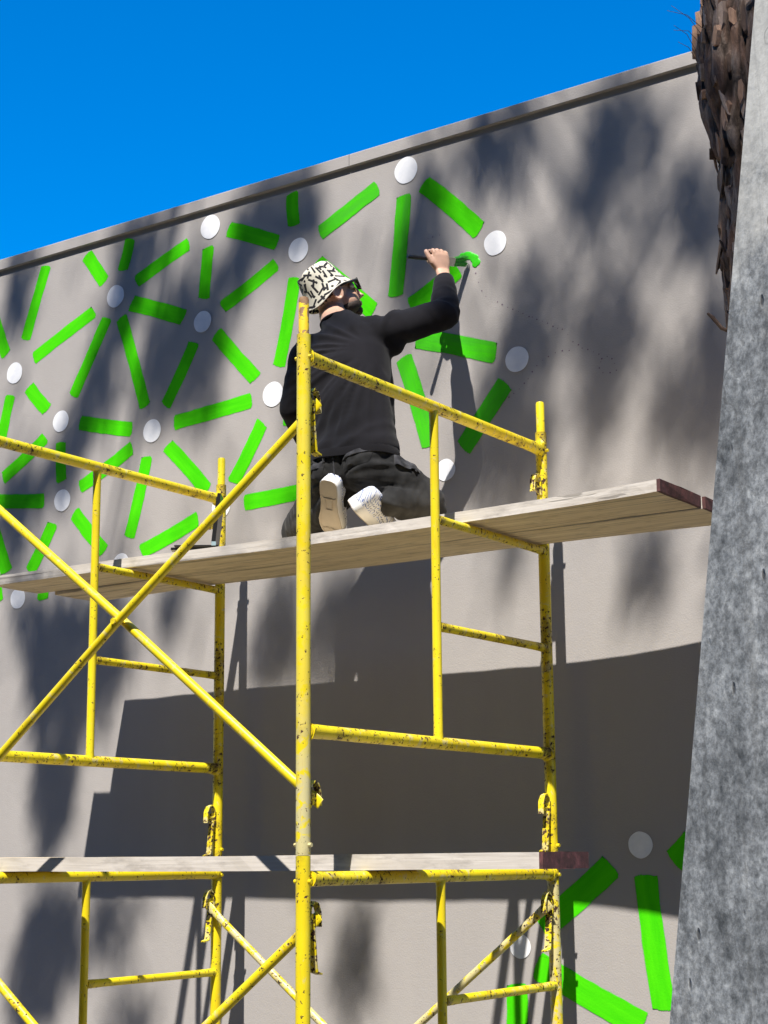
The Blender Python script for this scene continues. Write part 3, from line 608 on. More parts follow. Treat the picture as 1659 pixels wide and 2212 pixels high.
def tsurf(z, th, off=0):
    x, y = interp(AX, z); r = interp(RR, z)[0]
    bul = 1 + (.10*math.cos(th-math.radians(215)) if 3.9 < z < 4.7 else 0)
    rr_ = r*bul - .012 + .012*noise.noise((math.cos(th)*3, math.sin(th)*3, z*2.2)) + .018*noise.noise((math.cos(th)*6.5, math.sin(th)*6.5, z*3.0)) + off
    return V((x + rr_*math.cos(th), y + rr_*math.sin(th), z))
def ridge(z, th):     # 0 in the furrows, 1 on the plates
    q = V((math.cos(th)*3.1, math.sin(th)*3.1, z*4.2)); q += V((noise.noise(q*1.7), noise.noise(q*1.7+V((9, 0, 0))), noise.noise(q*1.1+V((0, 7, 0)))))*.35
    d = noise.voronoi(q)[0]; return min(1.0, (d[1]-d[0])*2.6)
m = MB(); zs = [-.05+i*.12 for i in range(20)] + [2.33+i*.022 for i in range(146)] + [5.55+i*.25 for i in range(44)]; att = []
rs = []
for z in zs:
    r_ = []
    for j in range(132):
        th = 2*math.pi*j/132; k = ridge(z, th); att.append(k)
        r_.append(tsurf(z, th, -.012 + .020*k + .006*noise.noise((math.cos(th)*14, math.sin(th)*14, z*9)) + .012*noise.noise((math.cos(th)*2, math.sin(th)*2, z*6))))
    rs.append(r_)
m.rings(rs)
trunk = m.build('trunk', TRUNKM, pine)
at = trunk.data.attributes.new('ridge', 'FLOAT', 'POINT'); at.data.foreach_set('value', att)
# flaking bark plates, one object each on the side that shows
rnd = random.Random(21); pm = []
def plate_mesh(k):
    q = random.Random(100+k); n_ = 11; out = []
    for j in range(n_):
        a = 2*math.pi*j/n_ + q.uniform(-.2, .2); out.append((math.copysign(abs(math.cos(a))**.7, math.cos(a))*q.uniform(.55, 1.1), math.copysign(abs(math.sin(a))**.7, math.sin(a))*q.uniform(.6, 1.15)))
    mm = bpy.data.meshes.new('bark_plate'); vs = []; fs = []
    for sc_, dp in ((1.0, -.9), (1.0, .35), (.72, 1.0)):
        for (a, b_) in out: vs.append((a*sc_*.5, dp*.5*(1 if dp < 0 else q.uniform(.75, 1.25)) + (.25*b_ if dp > 0 else 0), b_*sc_*.5))
    for r_ in range(2):
        for j in range(n_): fs.append([r_*n_+j, r_*n_+(j+1) % n_, (r_+1)*n_+(j+1) % n_, (r_+1)*n_+j])
    fs.append([2*n_+j for j in range(n_)]); mm.from_pydata(vs, [], fs); mm.materials.append([PLATE, PLATE2, PLATE, BARK][k % 4]); mm.update(); return mm
pm = [plate_mesh(k) for k in range(16)]
cnt = 0; z = 2.45
while z < 5.35 and cnt < 170:
    th = math.radians(128) + rnd.uniform(0, .2)
    while th < math.radians(345) and cnt < 170:
        wd = rnd.choice((.022, .030, .038, .048))*rnd.uniform(.85, 1.15); ht = rnd.choice((.09, .13, .17, .21))*rnd.uniform(.8, 1.2)*(1 if z > 3.9 else .8); dp = rnd.uniform(.006, .012)
        zz = z + rnd.uniform(-.07, .07); p = tsurf(zz, th)
        o = bpy.data.objects.new('bark_plate', pm[rnd.randrange(16)]); COL.objects.link(o); o.parent = trunk
        nrm = V((math.cos(th), math.sin(th), 0))
        rot = Matrix.Rotation(th - math.pi/2, 4, 'Z') @ Matrix.Rotation(rnd.gauss(.02, .10), 4, 'X') @ Matrix.Rotation(rnd.gauss(0, .17), 4, 'Y')
        o.matrix_local = Matrix.Translation(p + nrm*.002 - origin(trunk)) @ rot @ Matrix.Diagonal((wd*1.1, dp, ht, 1))
        cnt += 1; th += wd/.19*2.1
    z += .088 if z < 3.9 else .112
m = MB()
for k in range(520):    # small flakes between the big plates
    z_ = rnd.uniform(2.4, 5.4); th = math.radians(rnd.uniform(125, 345)); p = tsurf(z_, th, rnd.uniform(-.002, .008)); nrm = V((math.cos(th), math.sin(th), rnd.uniform(-.12, .06))).normalized()
    t_ = V((-nrm.y, nrm.x, rnd.uniform(-.35, .35))).normalized(); u_ = nrm.cross(t_); a, b_, d = rnd.uniform(.005, .016), rnd.uniform(.020, .070), rnd.uniform(.002, .007)
    vs = []
    for dd, sc_ in ((-.02, 1.0), (d, .9)):
        for j in range(6):
            an = j*math.pi/3 + .3; vs.append(p + nrm*dd + t_*(a*sc_*math.cos(an)*(.7+.5*((j*7+k) % 5)/5)) + u_*(b_*sc_*math.sin(an)*(.7+.5*((j*3+k) % 7)/7)))
    m.add(vs, [[j, (j+1) % 6, 6+(j+1) % 6, 6+j] for j in range(6)] + [[6, 7, 8, 9, 10, 11]], k % 3)
m.build('bark_flakes', [PLATE, PLATE2, BARK], trunk, smooth=False)['kind'] = 'stuff'
m = MB()
for k in range(520):     # plates on the rest of the trunk, hidden from the street
    z_ = rnd.uniform(.1, 2.4) if k < 330 else rnd.uniform(5.35, 8); th = rnd.uniform(0, 6.283); p = tsurf(z_, th); nrm = V((math.cos(th), math.sin(th), 0)); t_ = V((-nrm.y, nrm.x, 0))
    m.box(p, (rnd.uniform(.02, .04), rnd.uniform(.008, .018), rnd.uniform(.03, .08)), (t_, nrm, V((0, 0, 1))))
m.build('bark_flakes', PLATE, trunk, smooth=False)['kind'] = 'stuff'
for z_, th_, tip, r_ in ((3.30, 218, (-.075, -.035, .075), .0065), (3.32, 232, (-.030, -.03, .12), .006), (3.50, 222, (-.028, -.02, .055), .005), (3.57, 215, (-.030, -.02, .05), .0045)):
    p = tsurf(z_, math.radians(th_), -.01); e = p + V(tip); m = MB(); m.tube([p, p*.6+e*.4+V((-.006, -.004, -.008)), p*.2+e*.8, e], [r_*1.2, r_, r_*.9, r_*.75], 8, wob=.6); m.build('dead_twig', BARK, pine)
for k in range(5):
    p = tsurf(4.28+.02*k, math.radians(200+4*k)); m = MB(); q = V((-.03-.012*k, -.02, .05+.012*((k*3) % 5)))
    m.tube([p, p+q*.6+V((0, 0, .012)), p+q*1.3+V((-.01, 0, -.01*(k % 3)))], [.0012, .001, .0007], 5); m.build('dry_needle', BARK, pine)

to_sun = SUN
def inside(p, poly):
    c = False; j = len(poly)-1
    for i in range(len(poly)):
        if (poly[i][1] > p[1]) != (poly[j][1] > p[1]) and p[0] < (poly[j][0]-poly[i][0])*(p[1]-poly[i][1])/(poly[j][1]-poly[i][1])+poly[i][0]: c = not c
        j = i
    return c
cl = []; rnd = random.Random(77); centers = []
for den, poly in SHADE:
    x0, x1 = min(p[0] for p in poly), max(p[0] for p in poly); z0, z1 = min(p[1] for p in poly), max(p[1] for p in poly)
    tb = rnd.uniform(10.5, 12.5); centers.append((V(((x0+x1)/2, YW, (z0+z1)/2)) + to_sun*tb, (x1-x0)*(z1-z0)))
    st = .068; nx = int((x1-x0)/st)+2; nz = int((z1-z0)/st)+2
    for i in range(nx):
        for j in range(nz):
            p = (x0 + i*st + rnd.uniform(-.03, .03), z0 + j*st + rnd.uniform(-.03, .03))
            if inside(p, poly) and rnd.random() < den: cl.append((V((p[0], YW, p[1])) + to_sun*(tb + rnd.uniform(-.9, .9)), 10, .082 if (x0+x1)/2 > -.75 and z0 > 2.6 else .066))
for k in range(300):    # thin outer sprays that only dim the light
    p = (rnd.uniform(-3.9, 1.2), rnd.uniform(2.75, 4.85))
    if p[0] < -.25 and noise.noise(V((p[0]*1.6, p[1]*.9, 4))) > rnd.uniform(-.6, .5): cl.append((V((p[0], YW, p[1])) + to_sun*rnd.uniform(11, 13.5), 4, .08))
for k in range(85):    # foliage that shades the trunk
    z_ = rnd.uniform(2.3, 5.6); p = V((1.15+rnd.uniform(-.30, .25), .95+rnd.uniform(-.15, .15), z_))
    cl.append((p + to_sun*rnd.uniform(6.0, 9.0), 12, .10))
k = 0
while k < 420:          # the rest of the crown, over the roof and to the right
    p = V((.9+rnd.gauss(0, 1.9), -3.9+rnd.gauss(0, 1.3), 15.0+rnd.gauss(0, 1.6))); t = (YW-p.y)/(-to_sun.y); q = p - to_sun*t
    if q.x > 1.5 or q.z > 5.3: cl.append((p, 14, .16)); k += 1
m = MB()
for p, n_, r_ in cl:
    for k in range(n_):
        c = p + V((rnd.gauss(0, 1), rnd.gauss(0, 1), rnd.gauss(0, 1)))*r_*.55
        d = V((rnd.gauss(0, 1), rnd.gauss(0, 1), rnd.gauss(0, 1)+.3)).normalized(); s = d.cross(V((rnd.gauss(0, 1), rnd.gauss(0, 1), rnd.gauss(0, 1)))).normalized()
        h = rnd.uniform(.06, .10); w_ = rnd.uniform(.008, .014)
        m.add([c-d*h-s*w_, c-d*h+s*w_, c+d*h+s*w_*.4, c+d*h-s*w_*.4], [[0, 1, 2, 3]])
cr = m.build('crown', NEEDLE, pine, smooth=False); cr['kind'] = 'stuff'
hub = V((.4, -4.2, 16.5)); m = MB()
for c, a in sorted(centers, key=lambda t: -t[1])[:14]:
    mid = (hub*.55 + c*.45) + V((0, -.15, .5)); m.tube([hub, mid, c], [.035, .022, .008], 7)
m.build('limb', BARK, pine)

# ------------------------------------------------------------------ the painter
man = thing('person', 'person in black clothes and patterned hat kneeling on the high plank, painting', 'person', (-.60, 1.15, 2.854))
def nz(v): return V(v).normalized()
FH = nz((.54, .65, .37)); UH0 = V((0, 0, 1)); UH = (UH0 - FH*UH0.dot(FH)).normalized()
RH = FH.cross(UH).normalized(); UH = (UH + RH*-.02).normalized(); RH = FH.cross(UH).normalized()
HC = V((-.845, 1.335, 3.925))
def hp(r, f, u): return HC + RH*r + FH*f + UH*u
P = dict(pel=(-.592, 1.135, 3.135), lhip=(-.685, 1.13, 3.085), rhip=(-.490, 1.13, 3.080), lknee=(-.985, 1.31, 2.950), rknee=(-.372, 1.275, 2.975),
         lank=(-.660, 1.075, 3.005), rank=(-.402, 1.10, 2.960), neckb=(-.775, 1.265, 3.755), lsh=(-.858, 1.185, 3.640), rsh=(-.545, 1.265, 3.690),
         relb=(-.372, 1.44, 3.782), rwr=(-.462, 1.585, 3.990), lelb=(-.922, 1.165, 3.415), lwr=(-.985, 1.345, 3.320))
P = {k: V(v) for k, v in P.items()}
LATS = nz((.965, .22, .13)); LATH = nz((1, 0, -.04))
def ell(c, lat, ax, a, b_, n_=22, sq=2.3):
    """a rounded-box ring in the plane square to ax"""
    ax = nz(ax); lat = (V(lat) - ax*V(lat).dot(ax)).normalized(); f = ax.cross(lat); out = []
    for j in range(n_):
        t = 2*math.pi*j/n_; ct, s_ = math.cos(t), math.sin(t)
        out.append(V(c) + lat*a*math.copysign(abs(ct)**(2/sq), ct) + f*b_*math.copysign(abs(s_)**(2/sq), s_))
    return out
def limb(m, pts, r, n_=18):
    m.tube(pts, r, n_); m.ball(pts[0], r[0], 14); m.ball(pts[-1], r[-1], 14)
SP = [((-.600, 1.125, 3.185), .168, .118, LATH), ((-.612, 1.140, 3.26), .158, .108, LATH), ((-.640, 1.160, 3.36), .160, .108, nz((.99, .1, .05))), ((-.672, 1.185, 3.47), .178, .118, LATS),
      ((-.700, 1.212, 3.58), .182, .118, LATS), ((-.712, 1.230, 3.66), .155, .098, LATS), ((-.745, 1.250, 3.725), .085, .070, LATS), ((-.775, 1.265, 3.765), .060, .058, LATS)]
def torso(m, grow=0, lo=0, hi=8):
    rs = []
    for i in range(lo, hi):
        c, a, b_, lat = SP[i]; ax = V(SP[min(i+1, 7)][0]) - V(SP[max(i-1, 0)][0]); rs.append(ell(c, lat, ax, a+grow, b_+grow))
    m.rings(rs)
# --- skin: one continuous body
m = MB(); G = -.024
torso(m, G); m.ball(P['pel'], (.145, .10, .10), 18)
for s in ('l', 'r'):
    limb(m, [P[s+'hip'], (P[s+'hip']+P[s+'knee'])/2, P[s+'knee']], [.078, .068, .052]); limb(m, [P[s+'knee'], P[s+'knee']*.6+P[s+'ank']*.4, P[s+'ank']], [.052, .050, .034])
    limb(m, [P[s+'sh'], (P[s+'sh']+P[s+'elb'])/2, P[s+'elb']], [.052, .045, .036]); limb(m, [P[s+'elb'], P[s+'elb']*.65+P[s+'wr']*.35, P[s+'wr']], [.037, .037, .026])
m.tube([P['neckb']-V((0, 0, .05)), P['neckb'], hp(0, -.035, -.075), hp(0, -.02, -.03)], [.066, .060, .057, .055], 18)
AXH = (RH, FH, UH)
m.ball(hp(0, -.014, .022), (.072, .090, .084), 22, AXH)           # skull
m.ball(hp(0, .045, -.045), (.056, .052, .062), 18, AXH)           # face and jaw
m.ball(hp(0, .070, -.095), (.026, .024, .022), 14, AXH)           # chin
m.tube([hp(0, .088, .012), hp(0, .104, -.022), hp(0, .116, -.038), hp(0, .092, -.048)], [.009, .011, .014, .010], 10)   # nose
m.ball(hp(0, .082, .024), (.050, .016, .012), 12, AXH)            # brow
m.ball(hp(0, .094, -.066), (.022, .010, .005), 10, AXH); m.ball(hp(0, .092, -.076), (.020, .010, .006), 10, AXH)        # lips
for s in (-1, 1):
    e = [hp(s*(.076+.010*math.sin(a)*0 + .008), -.008 - .020*math.cos(a), -.012 + .032*math.sin(a)) for a in [math.pi*2*i/11 for i in range(12)]]
    m.tube(e, .0055, 8); m.ball(hp(s*.078, -.006, -.014), (.007, .016, .027), 12, AXH)
# right hand closed round the brush handle
BH, BT = V((-.563, 1.465, 4.072)), V((-.460, 1.7735, 4.111)); BD = (BT-BH).normalized(); UPH = V((0, 0, 1)); UPH = (UPH - BD*UPH.dot(BD)).normalized(); NB = BD.cross(UPH).normalized()
B0 = BH + (BT-BH)*.485
def hd(b_, n_, u): return B0 + BD*b_ + NB*n_ + UPH*u
palm = [ell(P['rwr'], BD, hd(0, .02, 0)-P['rwr'], .029, .021, 16), ell(hd(-.002, .027, -.050), BD, UPH, .034, .019, 16), ell(hd(0, .027, -.02), BD, UPH, .041, .017, 16), ell(hd(0, .025, .012), BD, UPH, .043, .015, 16), ell(hd(0, .021, .026), BD, UPH, .040, .011, 16)]
m.rings(palm)
for k, (b_, ln) in enumerate(((-.033, 1.0), (-.011, 1.08), (.011, 1.02), (.032, .86))):
    m.tube([hd(b_, .026, .016), hd(b_, .016, .034*ln), hd(b_, -.003, .037*ln), hd(b_*.98, -.021, .024*ln), hd(b_*.96, -.024, .004), hd(b_*.95, -.015, -.012)], [.0105, .0105, .0092, .0090, .0086, .0070], 10)
    m.ball(hd(b_, .022, .027*ln), .0105, 10)
m.tube([hd(-.026, .024, -.045), hd(-.046, .020, -.020), hd(-.054, .012, .004), hd(-.058, .004, .026), hd(-.059, .001, .038)], [.015, .0135, .0115, .0105, .008], 12)
# left hand, relaxed and slightly curled
LW = P['lwr']; ld = (LW-P['lelb']).normalized(); lu = V((0, 0, 1)); lu = (lu-ld*lu.dot(ld)).normalized(); ls = ld.cross(lu)
def lh(a, s, u): return LW + ld*a + ls*s + lu*u
m.rings([ell(lh(-.01, 0, 0), ls, ld, .026, .020, 14), ell(lh(.03, 0, 0), ls, ld, .034, .017, 14), ell(lh(.075, 0, -.002), ls, ld, .040, .014, 14), ell(lh(.09, 0, -.004), ls, ld, .038, .011, 14)])
for k, (s, ln) in enumerate(((-.031, .85), (-.0105, 1.0), (.0105, 1.08), (.031, .98))):
    m.tube([lh(.080, s, -.002), lh(.080+.038*ln, s*1.05, -.010), lh(.080+.058*ln, s*1.05, -.026), lh(.080+.066*ln, s*1.03, -.046)], [.0100, .0092, .0085, .0068], 10)
m.tube([lh(.015, .026, -.004), lh(.045, .048, -.014), lh(.075, .054, -.024), lh(.095, .052, -.032)], [.014, .0125, .0105, .008], 10)
body = m.build('body', SKIN, man); remesh(body, .0040, 3, .5)

# --- shirt
def fold(p, d, fr, stretch, seed):
    d = nz(d); o = V(p); a = o.dot(d); q = (o - d*a)*fr + d*(a*stretch) + V((seed*3.7, seed*1.3, 0))
    w_ = noise.noise(q); w2 = noise.noise(q*2.1 + V((5, 1, 2)))
    return (1-abs(w_)*2.2) * .62 + (1-abs(w2)*2.2)*.30
m = MB(); torso(m, .008, 0, 8)
rs0 = ell((-.597, 1.118, 3.150), LATH, (0, 0, 1), .182, .134); m.rings([rs0, ell((-.602, 1.125, 3.21), LATH, (0, 0, 1), .178, .128)])
for s in ('l', 'r'):
    a, e, w_ = P[s+'sh'], P[s+'elb'], P[s+'wr']; cuff = w_ + (e-w_)*(.10 if s == 'r' else .04)
    limb(m, [a, (a+e)/2, e], [.072, .066, .056]); limb(m, [e, (e*.5+cuff*.5), cuff], [.056, .053, .043] if s == 'r' else [.053, .048, .040])
    m.tube([V(SP[6][0]) + V((0, 0, -.02)), a + V((0, 0, .012))], [.062, .058], 16)
    m.ball(a*.6+V(SP[4][0])*.4, .085, 16)
m.ball(P['rsh']*.55+P['relb']*.25+V(SP[3][0])*.2 + V((0, 0, -.02)), .055, 14)
shirt = m.build('shirt', SHIRT, man); remesh(shirt, .0075, 6, .5)
ARMPIT = V((-.52, 1.20, 3.60))
def shirt_d(p, n_):
    onarm = p.x > -.50 and p.z > 3.66 or (p-P['relb']).length < .16
    if onarm:
        d = (P['relb']-P['rsh']) if (p-P['rsh']).length < (p-P['rwr']).length else (P['rwr']-P['relb'])
        d = d.cross(V((.56, -.81, 0)))
        return max(-.006, .0135*fold(p, d, 10, 3, 2)*(.5+.8*max(0, 1-(p-P['relb']).length/.14)) - .002)
    r = p - ARMPIT; ln = math.hypot(r.x, r.z); an = math.atan2(r.z, r.x)
    k = max(0, min(1, (ln-.07)/.10))*max(0, min(1, (.50-ln)/.22))
    a1 = noise.noise(V((math.cos(an)*7.5+1.3, math.sin(an)*7.5, ln*1.8)))
    polar = (1-abs(a1)*3.0)*.9
    broad = noise.noise(V((p.x*2.2 + p.z*3.4, p.z*1.2 - p.x*2.0, p.y*2)))*1.3
    low = max(0, min(1, (3.34-p.z)/.15)); hemf = (1-abs(noise.noise(V((p.x*7.5-p.z*10, p.x*1.8+p.z*1.8, 7))))*2.8)*low
    return max(-.007, .017*polar*k + .007*broad + .011*hemf - .001)
displace(shirt, shirt_d)
bm = bmesh.new(); bm.from_mesh(shirt.data)
for _ in range(3): bmesh.ops.smooth_vert(bm, verts=bm.verts, factor=.5, use_axis_x=True, use_axis_y=True, use_axis_z=True)
bm.to_mesh(shirt.data); bm.free()
m = MB(); hem = [ell((-.597, 1.118, z_), LATH, (0, 0, 1), a, b_, 40) for z_, a, b_ in ((3.146, .181, .133), (3.143, .187, .139), (3.160, .188, .140), (3.175, .184, .136))]
m.rings([[q + V((0, 0, .004*math.sin(q.x*26)+.05*(q.x+.6)*.4)) for q in r] for r in hem], cap=False); m.build('hem_band', SHIRT, shirt)
m = MB(); m.tube([ell((-.775, 1.267, 3.772), LATS, (-.35, .2, .9), .064, .062, 25)[j % 25] for j in range(26)], .0075, 8, cap=False); m.build('collar', SHIRT, shirt)
m = MB(); sm = V((-.560, 1.0, 3.275))
o = None
# --- trousers
m = MB(); m.rings([ell((-.597, 1.120, z_), LATH, (0, 0, 1), a, b_) for z_, a, b_ in ((3.205, .160, .112), (3.14, .176, .126), (3.07, .165, .120), (3.03, .120, .09))])
for s, bx in (('l', -.668), ('r', -.508)):
    h, k, a = P[s+'hip'], P[s+'knee'], P[s+'ank']
    m.ball((bx, 1.085, 3.095), (.100, .098, .098), 18)
    limb(m, [h, (h+k)/2, k], [.108, .104, .084] if s == 'r' else [.102, .094, .078]); limb(m, [k, k*.55+a*.45, a], [.078, .070, .056])
    m.ball(k+V((0, .0, -.01)), .080, 16)
trousers = m.build('trousers', PANTS, man); remesh(trousers, .0075, 5, .5)
CROTCH = V((-.592, 1.03, 3.05))
def pants_d(p, n_):
    kr = (p-P['rknee']).length; kl = (p-P['lknee']).length; r = p-CROTCH; ln = r.length; an = math.atan2(r.z, r.x)
    a1 = noise.noise(V((math.cos(an)*5+3, math.sin(an)*5, ln*2.2 + p.y*2)))
    out = .009*(1-abs(a1)*2.8)*max(0, min(1, (ln-.03)/.08))*max(.25, min(1, (.34-ln)/.15))
    for kk, kd, ax in ((kr, P['rknee'], P['rknee']-P['rhip']), (kl, P['lknee'], P['lknee']-P['lhip'])):
        if kk < .30:
            al = (p-kd).dot(ax.normalized()); w_ = noise.noise(V((al*21 + noise.noise(p*6)*1.2, p.z*3, p.x*2)))
            out += .008*(1-abs(w_)*2.6)*(1-kk/.30)
    return out + .003*noise.noise(p*6) - .002
displace(trousers, pants_d)
for v in trousers.data.vertices:      # cloth lies flat where the knees rest on the plank
    zz = v.co.z + origin(trousers).z
    if zz < 2.857: v.co.z = 2.857 - origin(trousers).z + .0005*noise.noise(v.co*40)
def on_pants(x, z, lift=.004):
    """point on the back of the trousers at world x, z"""
    o_ = origin(trousers); hit, loc, nr, _ = trousers.ray_cast(V((x, .6, z))-o_, V((0, 1, 0)))
    return (loc+o_ - V((0, lift, 0))) if hit else V((x, 1.06, z))
bpy.context.view_layer.update()
def patch(name, pts, mat, th, parent, nu=8, nvv=5, puff=.006):
    m = MB(); a, b_, c, d = pts; vs = []; bk = []
    for i in range(nu+1):
        for j in range(nvv+1):
            u, v = i/nu, j/nvv; x = (a[0]*(1-u)+b_[0]*u)*(1-v) + (d[0]*(1-u)+c[0]*u)*v; z = (a[1]*(1-u)+b_[1]*u)*(1-v) + (d[1]*(1-u)+c[1]*u)*v
            e = min(1, 5*min(u, 1-u, v, 1-v)+.1); q = on_pants(x, z, .002); rum = puff*e*(.6+.9*noise.noise((x*38, z*60, 3)))
            vs.append(q - V((0, th*e + rum, 0))); bk.append(q + V((0, .004, 0)))
    n_ = (nu+1)*(nvv+1); fs = []
    for i in range(nu):
        for j in range(nvv):
            k = i*(nvv+1)+j; fs.append([k, k+nvv+1, k+nvv+2, k+1])
    m.add(vs, fs); return m.build(name, mat, parent)
patch('pocket', [(-.565, 3.135), (-.440, 3.165), (-.455, 3.105), (-.555, 3.075)], PANTS, .003, trousers)
patch('pocket_flap', [(-.560, 3.118), (-.430, 3.152), (-.432, 3.182), (-.548, 3.142)], PANTSHI, .006, trousers, 12, 6, .012)
patch('pocket', [(-.750, 3.105), (-.645, 3.120), (-.650, 3.055), (-.735, 3.050)], PANTS, .003, trousers)
patch('pocket_flap', [(-.752, 3.085), (-.652, 3.100), (-.648, 3.132), (-.745, 3.118)], PANTSHI, .005, trousers, 12, 6, .010)
patch('waistband', [(-.74, 3.128), (-.44, 3.165), (-.44, 3.185), (-.74, 3.158)], PANTS, .004, trousers, 16, 3, .002)
for x in (-.645, -.600, -.470): patch('belt_loop', [(x-.006, 3.120+(x+.7)*.11), (x+.006, 3.120+(x+.7)*.11), (x+.006, 3.172+(x+.7)*.11), (x-.006, 3.172+(x+.7)*.11)], PANTSHI, .008, trousers, 2, 4, .002)
m = MB(); m.tube([on_pants(-.600-.004*i/12, 3.135-.010*i, .0005) for i in range(11)], .0035, 6); m.build('seat_seam', PANTSHI, trousers)
def side_pocket(z0, z1, x0, x1):
    m = MB(); nu, nv_ = 14, 10; vs = []; last = V((0, 0, 0)); o_ = origin(trousers); dr = V((-.50, .80, -.33)).normalized()
    for i in range(nu+1):
        for j in range(nv_+1):
            u, v = i/nu, j/nv_; t_ = V((x0 + (x1-x0)*u, 1.16 + .07*u, z0 + (z1-z0)*v - .02*u)); st = t_ - dr*.5
            hit, loc, nr, _ = trousers.ray_cast(st-o_, dr); q = (loc+o_) if hit and (not vs or (loc+o_-last).length < .06) else (last if vs else t_); last = q
            e = min(1, 6*min(u, 1-u, v, 1-v)); puff = .010*e + .010*e*(1-abs(noise.noise(V((u*2.2+v*1.5, v*6.5-u*3, 4)))*2.6))
            vs.append(q - dr*(puff if e > 0 else -.006))
    m.add(vs, [[i*(nv_+1)+j, (i+1)*(nv_+1)+j, (i+1)*(nv_+1)+j+1, i*(nv_+1)+j+1] for i in range(nu) for j in range(nv_)]); return m
side_pocket(3.02, 3.125, -.435, -.360).build('cargo_pocket', PANTSHI, trousers)

# --- shoes
def shoe(name, heel, toe, nrm, parent):
    heel, toe = V(heel), V(toe); Lx = (toe-heel).normalized(); Nn = V(nrm); Nn = (Nn - Lx*Nn.dot(Lx)).normalized(); Wd = Lx.cross(Nn).normalized(); ln = (toe-heel).length
    prof = [(0, .016), (.02, .028), (.07, .036), (.2, .0375), (.38, .034), (.52, .037), (.68, .046), (.80, .046), (.90, .040), (.97, .026), (1.0, .012)]
    def outline(sc_, off, curl=True): 
        lft = [heel + Lx*(u*ln) + Wd*(w_*sc_) + Nn*(off - (.018*max(0, u-.7)/.3 if curl else 0)) for u, w_ in prof]
        rgt = [heel + Lx*(u*ln) - Wd*(w_*sc_) + Nn*(off - (.018*max(0, u-.7)/.3 if curl else 0)) for u, w_ in prof]
        return lft + rgt[::-1]
    root = MB(); rs = []
    # canvas upper: cross sections over the sole
    hts = [.060, .074, .080, .082, .080, .070, .056, .046, .036, .024, .010]
    for (u, w_), h in zip(prof, hts):
        c = heel + Lx*(u*ln) - Nn*(.018*max(0, u-.7)/.3); r = []
        for j in range(13):
            t = math.pi*j/12; ct, st = math.cos(t), math.sin(t); top = .62 if u < .45 else .9
            r.append(c + Wd*(w_*1.0*math.copysign(abs(ct)**top, ct)) - Nn*(h*abs(st)**.75 + .002))
        rs.append(r)
    root.rings(rs, True, closed=True); up = root.build(name, SHOEM, parent); add_uv(up, lambda p: ((p-heel).dot(Lx), (p-heel).dot(Wd)*1.2 + (p-heel).dot(Nn)))
    sd = MB(); sd.rings([outline(1.0, -.006), outline(1.06, .0), outline(1.06, .024), outline(1.02, .028)]); sd.build('foxing', WHITER, up)
    so = MB(); so.rings([outline(1.00, .0275), outline(1.0, .0315), outline(.90, .0315), outline(.88, .0290)]); bt = so.build('sole', SOLE, up)
    fr = MB()
    c0 = heel + Lx*ln*.40 + Nn*.0305
    for a, b_, c, d in ((-.014, .0, .0015, .024), (.014, .0, .0015, .024)): fr.box(c0 + Wd*a, (.0012, .026, .0016), (Wd, Lx, Nn))
    for a in (-.025, .025): fr.box(c0 + Lx*a, (.0145, .0012, .0016), (Wd, Lx, Nn))
    arc = [heel + Lx*ln*(.27+.05*math.cos(t)) + Wd*.030*math.sin(t)*1.05 + Nn*.0300 for t in [(-1+2*i/10)*1.45 for i in range(11)]]
    fr.tube(arc, .0014, 6)
    tp = [heel + Lx*ln*(.845 + .012*math.cos(i*2.1)) + Wd*(-.034+.0068*i) + Nn*(.0305-.009) for i in range(11)]
    fr.tube(tp, .0014, 6); fr.build('sole_tread', SOLE, up)
    tg = MB(); tg.ball(heel + Lx*ln*.42 - Nn*.082, (.026, .030, .010), 12, (Wd, Lx, Nn)); tg.build('tongue', SHOEM, up)
    return up
shoe('shoe', (-.602, .985, 3.062), (-.700, 1.135, 2.876), (.06, -.80, -.42), man)
shoe('shoe', (-.490, .985, 2.962), (-.505, 1.222, 2.878), (-.80, -.25, -.54), man)

# --- hat, hair, beard, glasses
HO = hp(-.006, -.022, .041)
HU = (UH*.96 - FH*.20).normalized(); HR = RH; HF = HU.cross(HR)*1.0
if HF.dot(FH) < 0: HF = -HF
prof = [(.004, .106), (.036, .104), (.060, .096), (.073, .083), (.079, .062), (.083, .040), (.086, .018), (.088, .006), (.099, -.020), (.110, -.044), (.113, -.049), (.110, -.051), (.096, -.022), (.085, .003)]
n_ = 48; rs = []
for r, h in prof:
    ring = []
    for j in range(n_):
        a = 2*math.pi*j/n_; brim = max(0, min(1, (.01-h)/.06)); rr_ = r*(1 + .02*noise.noise((math.cos(a)*2, math.sin(a)*2, h*14)))
        lift = brim*(.020*max(0, math.cos(a-math.pi*.5))**2 + .012*math.sin(a*3+1))
        dent = -.016*math.exp(-((math.cos(a)*r)/.03)**2)*(1 if h > .09 else 0)
        ring.append(HO + HR*rr_*math.cos(a)*.94 + HF*rr_*math.sin(a)*1.06 + HU*(h + lift + dent))
    rs.append(ring)
m = MB(); m.rings(rs, cap=False); m.add(rs[0], [list(range(n_))])
hat = m.build('hat', HATM, man)
def hat_uv(p):
    d = p-HO; a = math.atan2(d.dot(HF), d.dot(HR)); h = d.dot(HU); r = math.hypot(d.dot(HF), d.dot(HR))
    if h > .098: return (d.dot(HR)+1, d.dot(HF)+1)
    return ((a+math.pi)*.095, h*1.0 - r*.35)
add_uv(hat, hat_uv)
m = MB(); m.tube([p for p in rs[10]] + [rs[10][0]], .0022, 6, cap=False); m.build('brim_edge', plain('cream binding', (.70, .67, .58), .85), hat)
m = MB(); m.ball(hp(0, -.018, .012), (.0745, .092, .082), 22, AXH); hair = m.build('hair', HAIR, man)
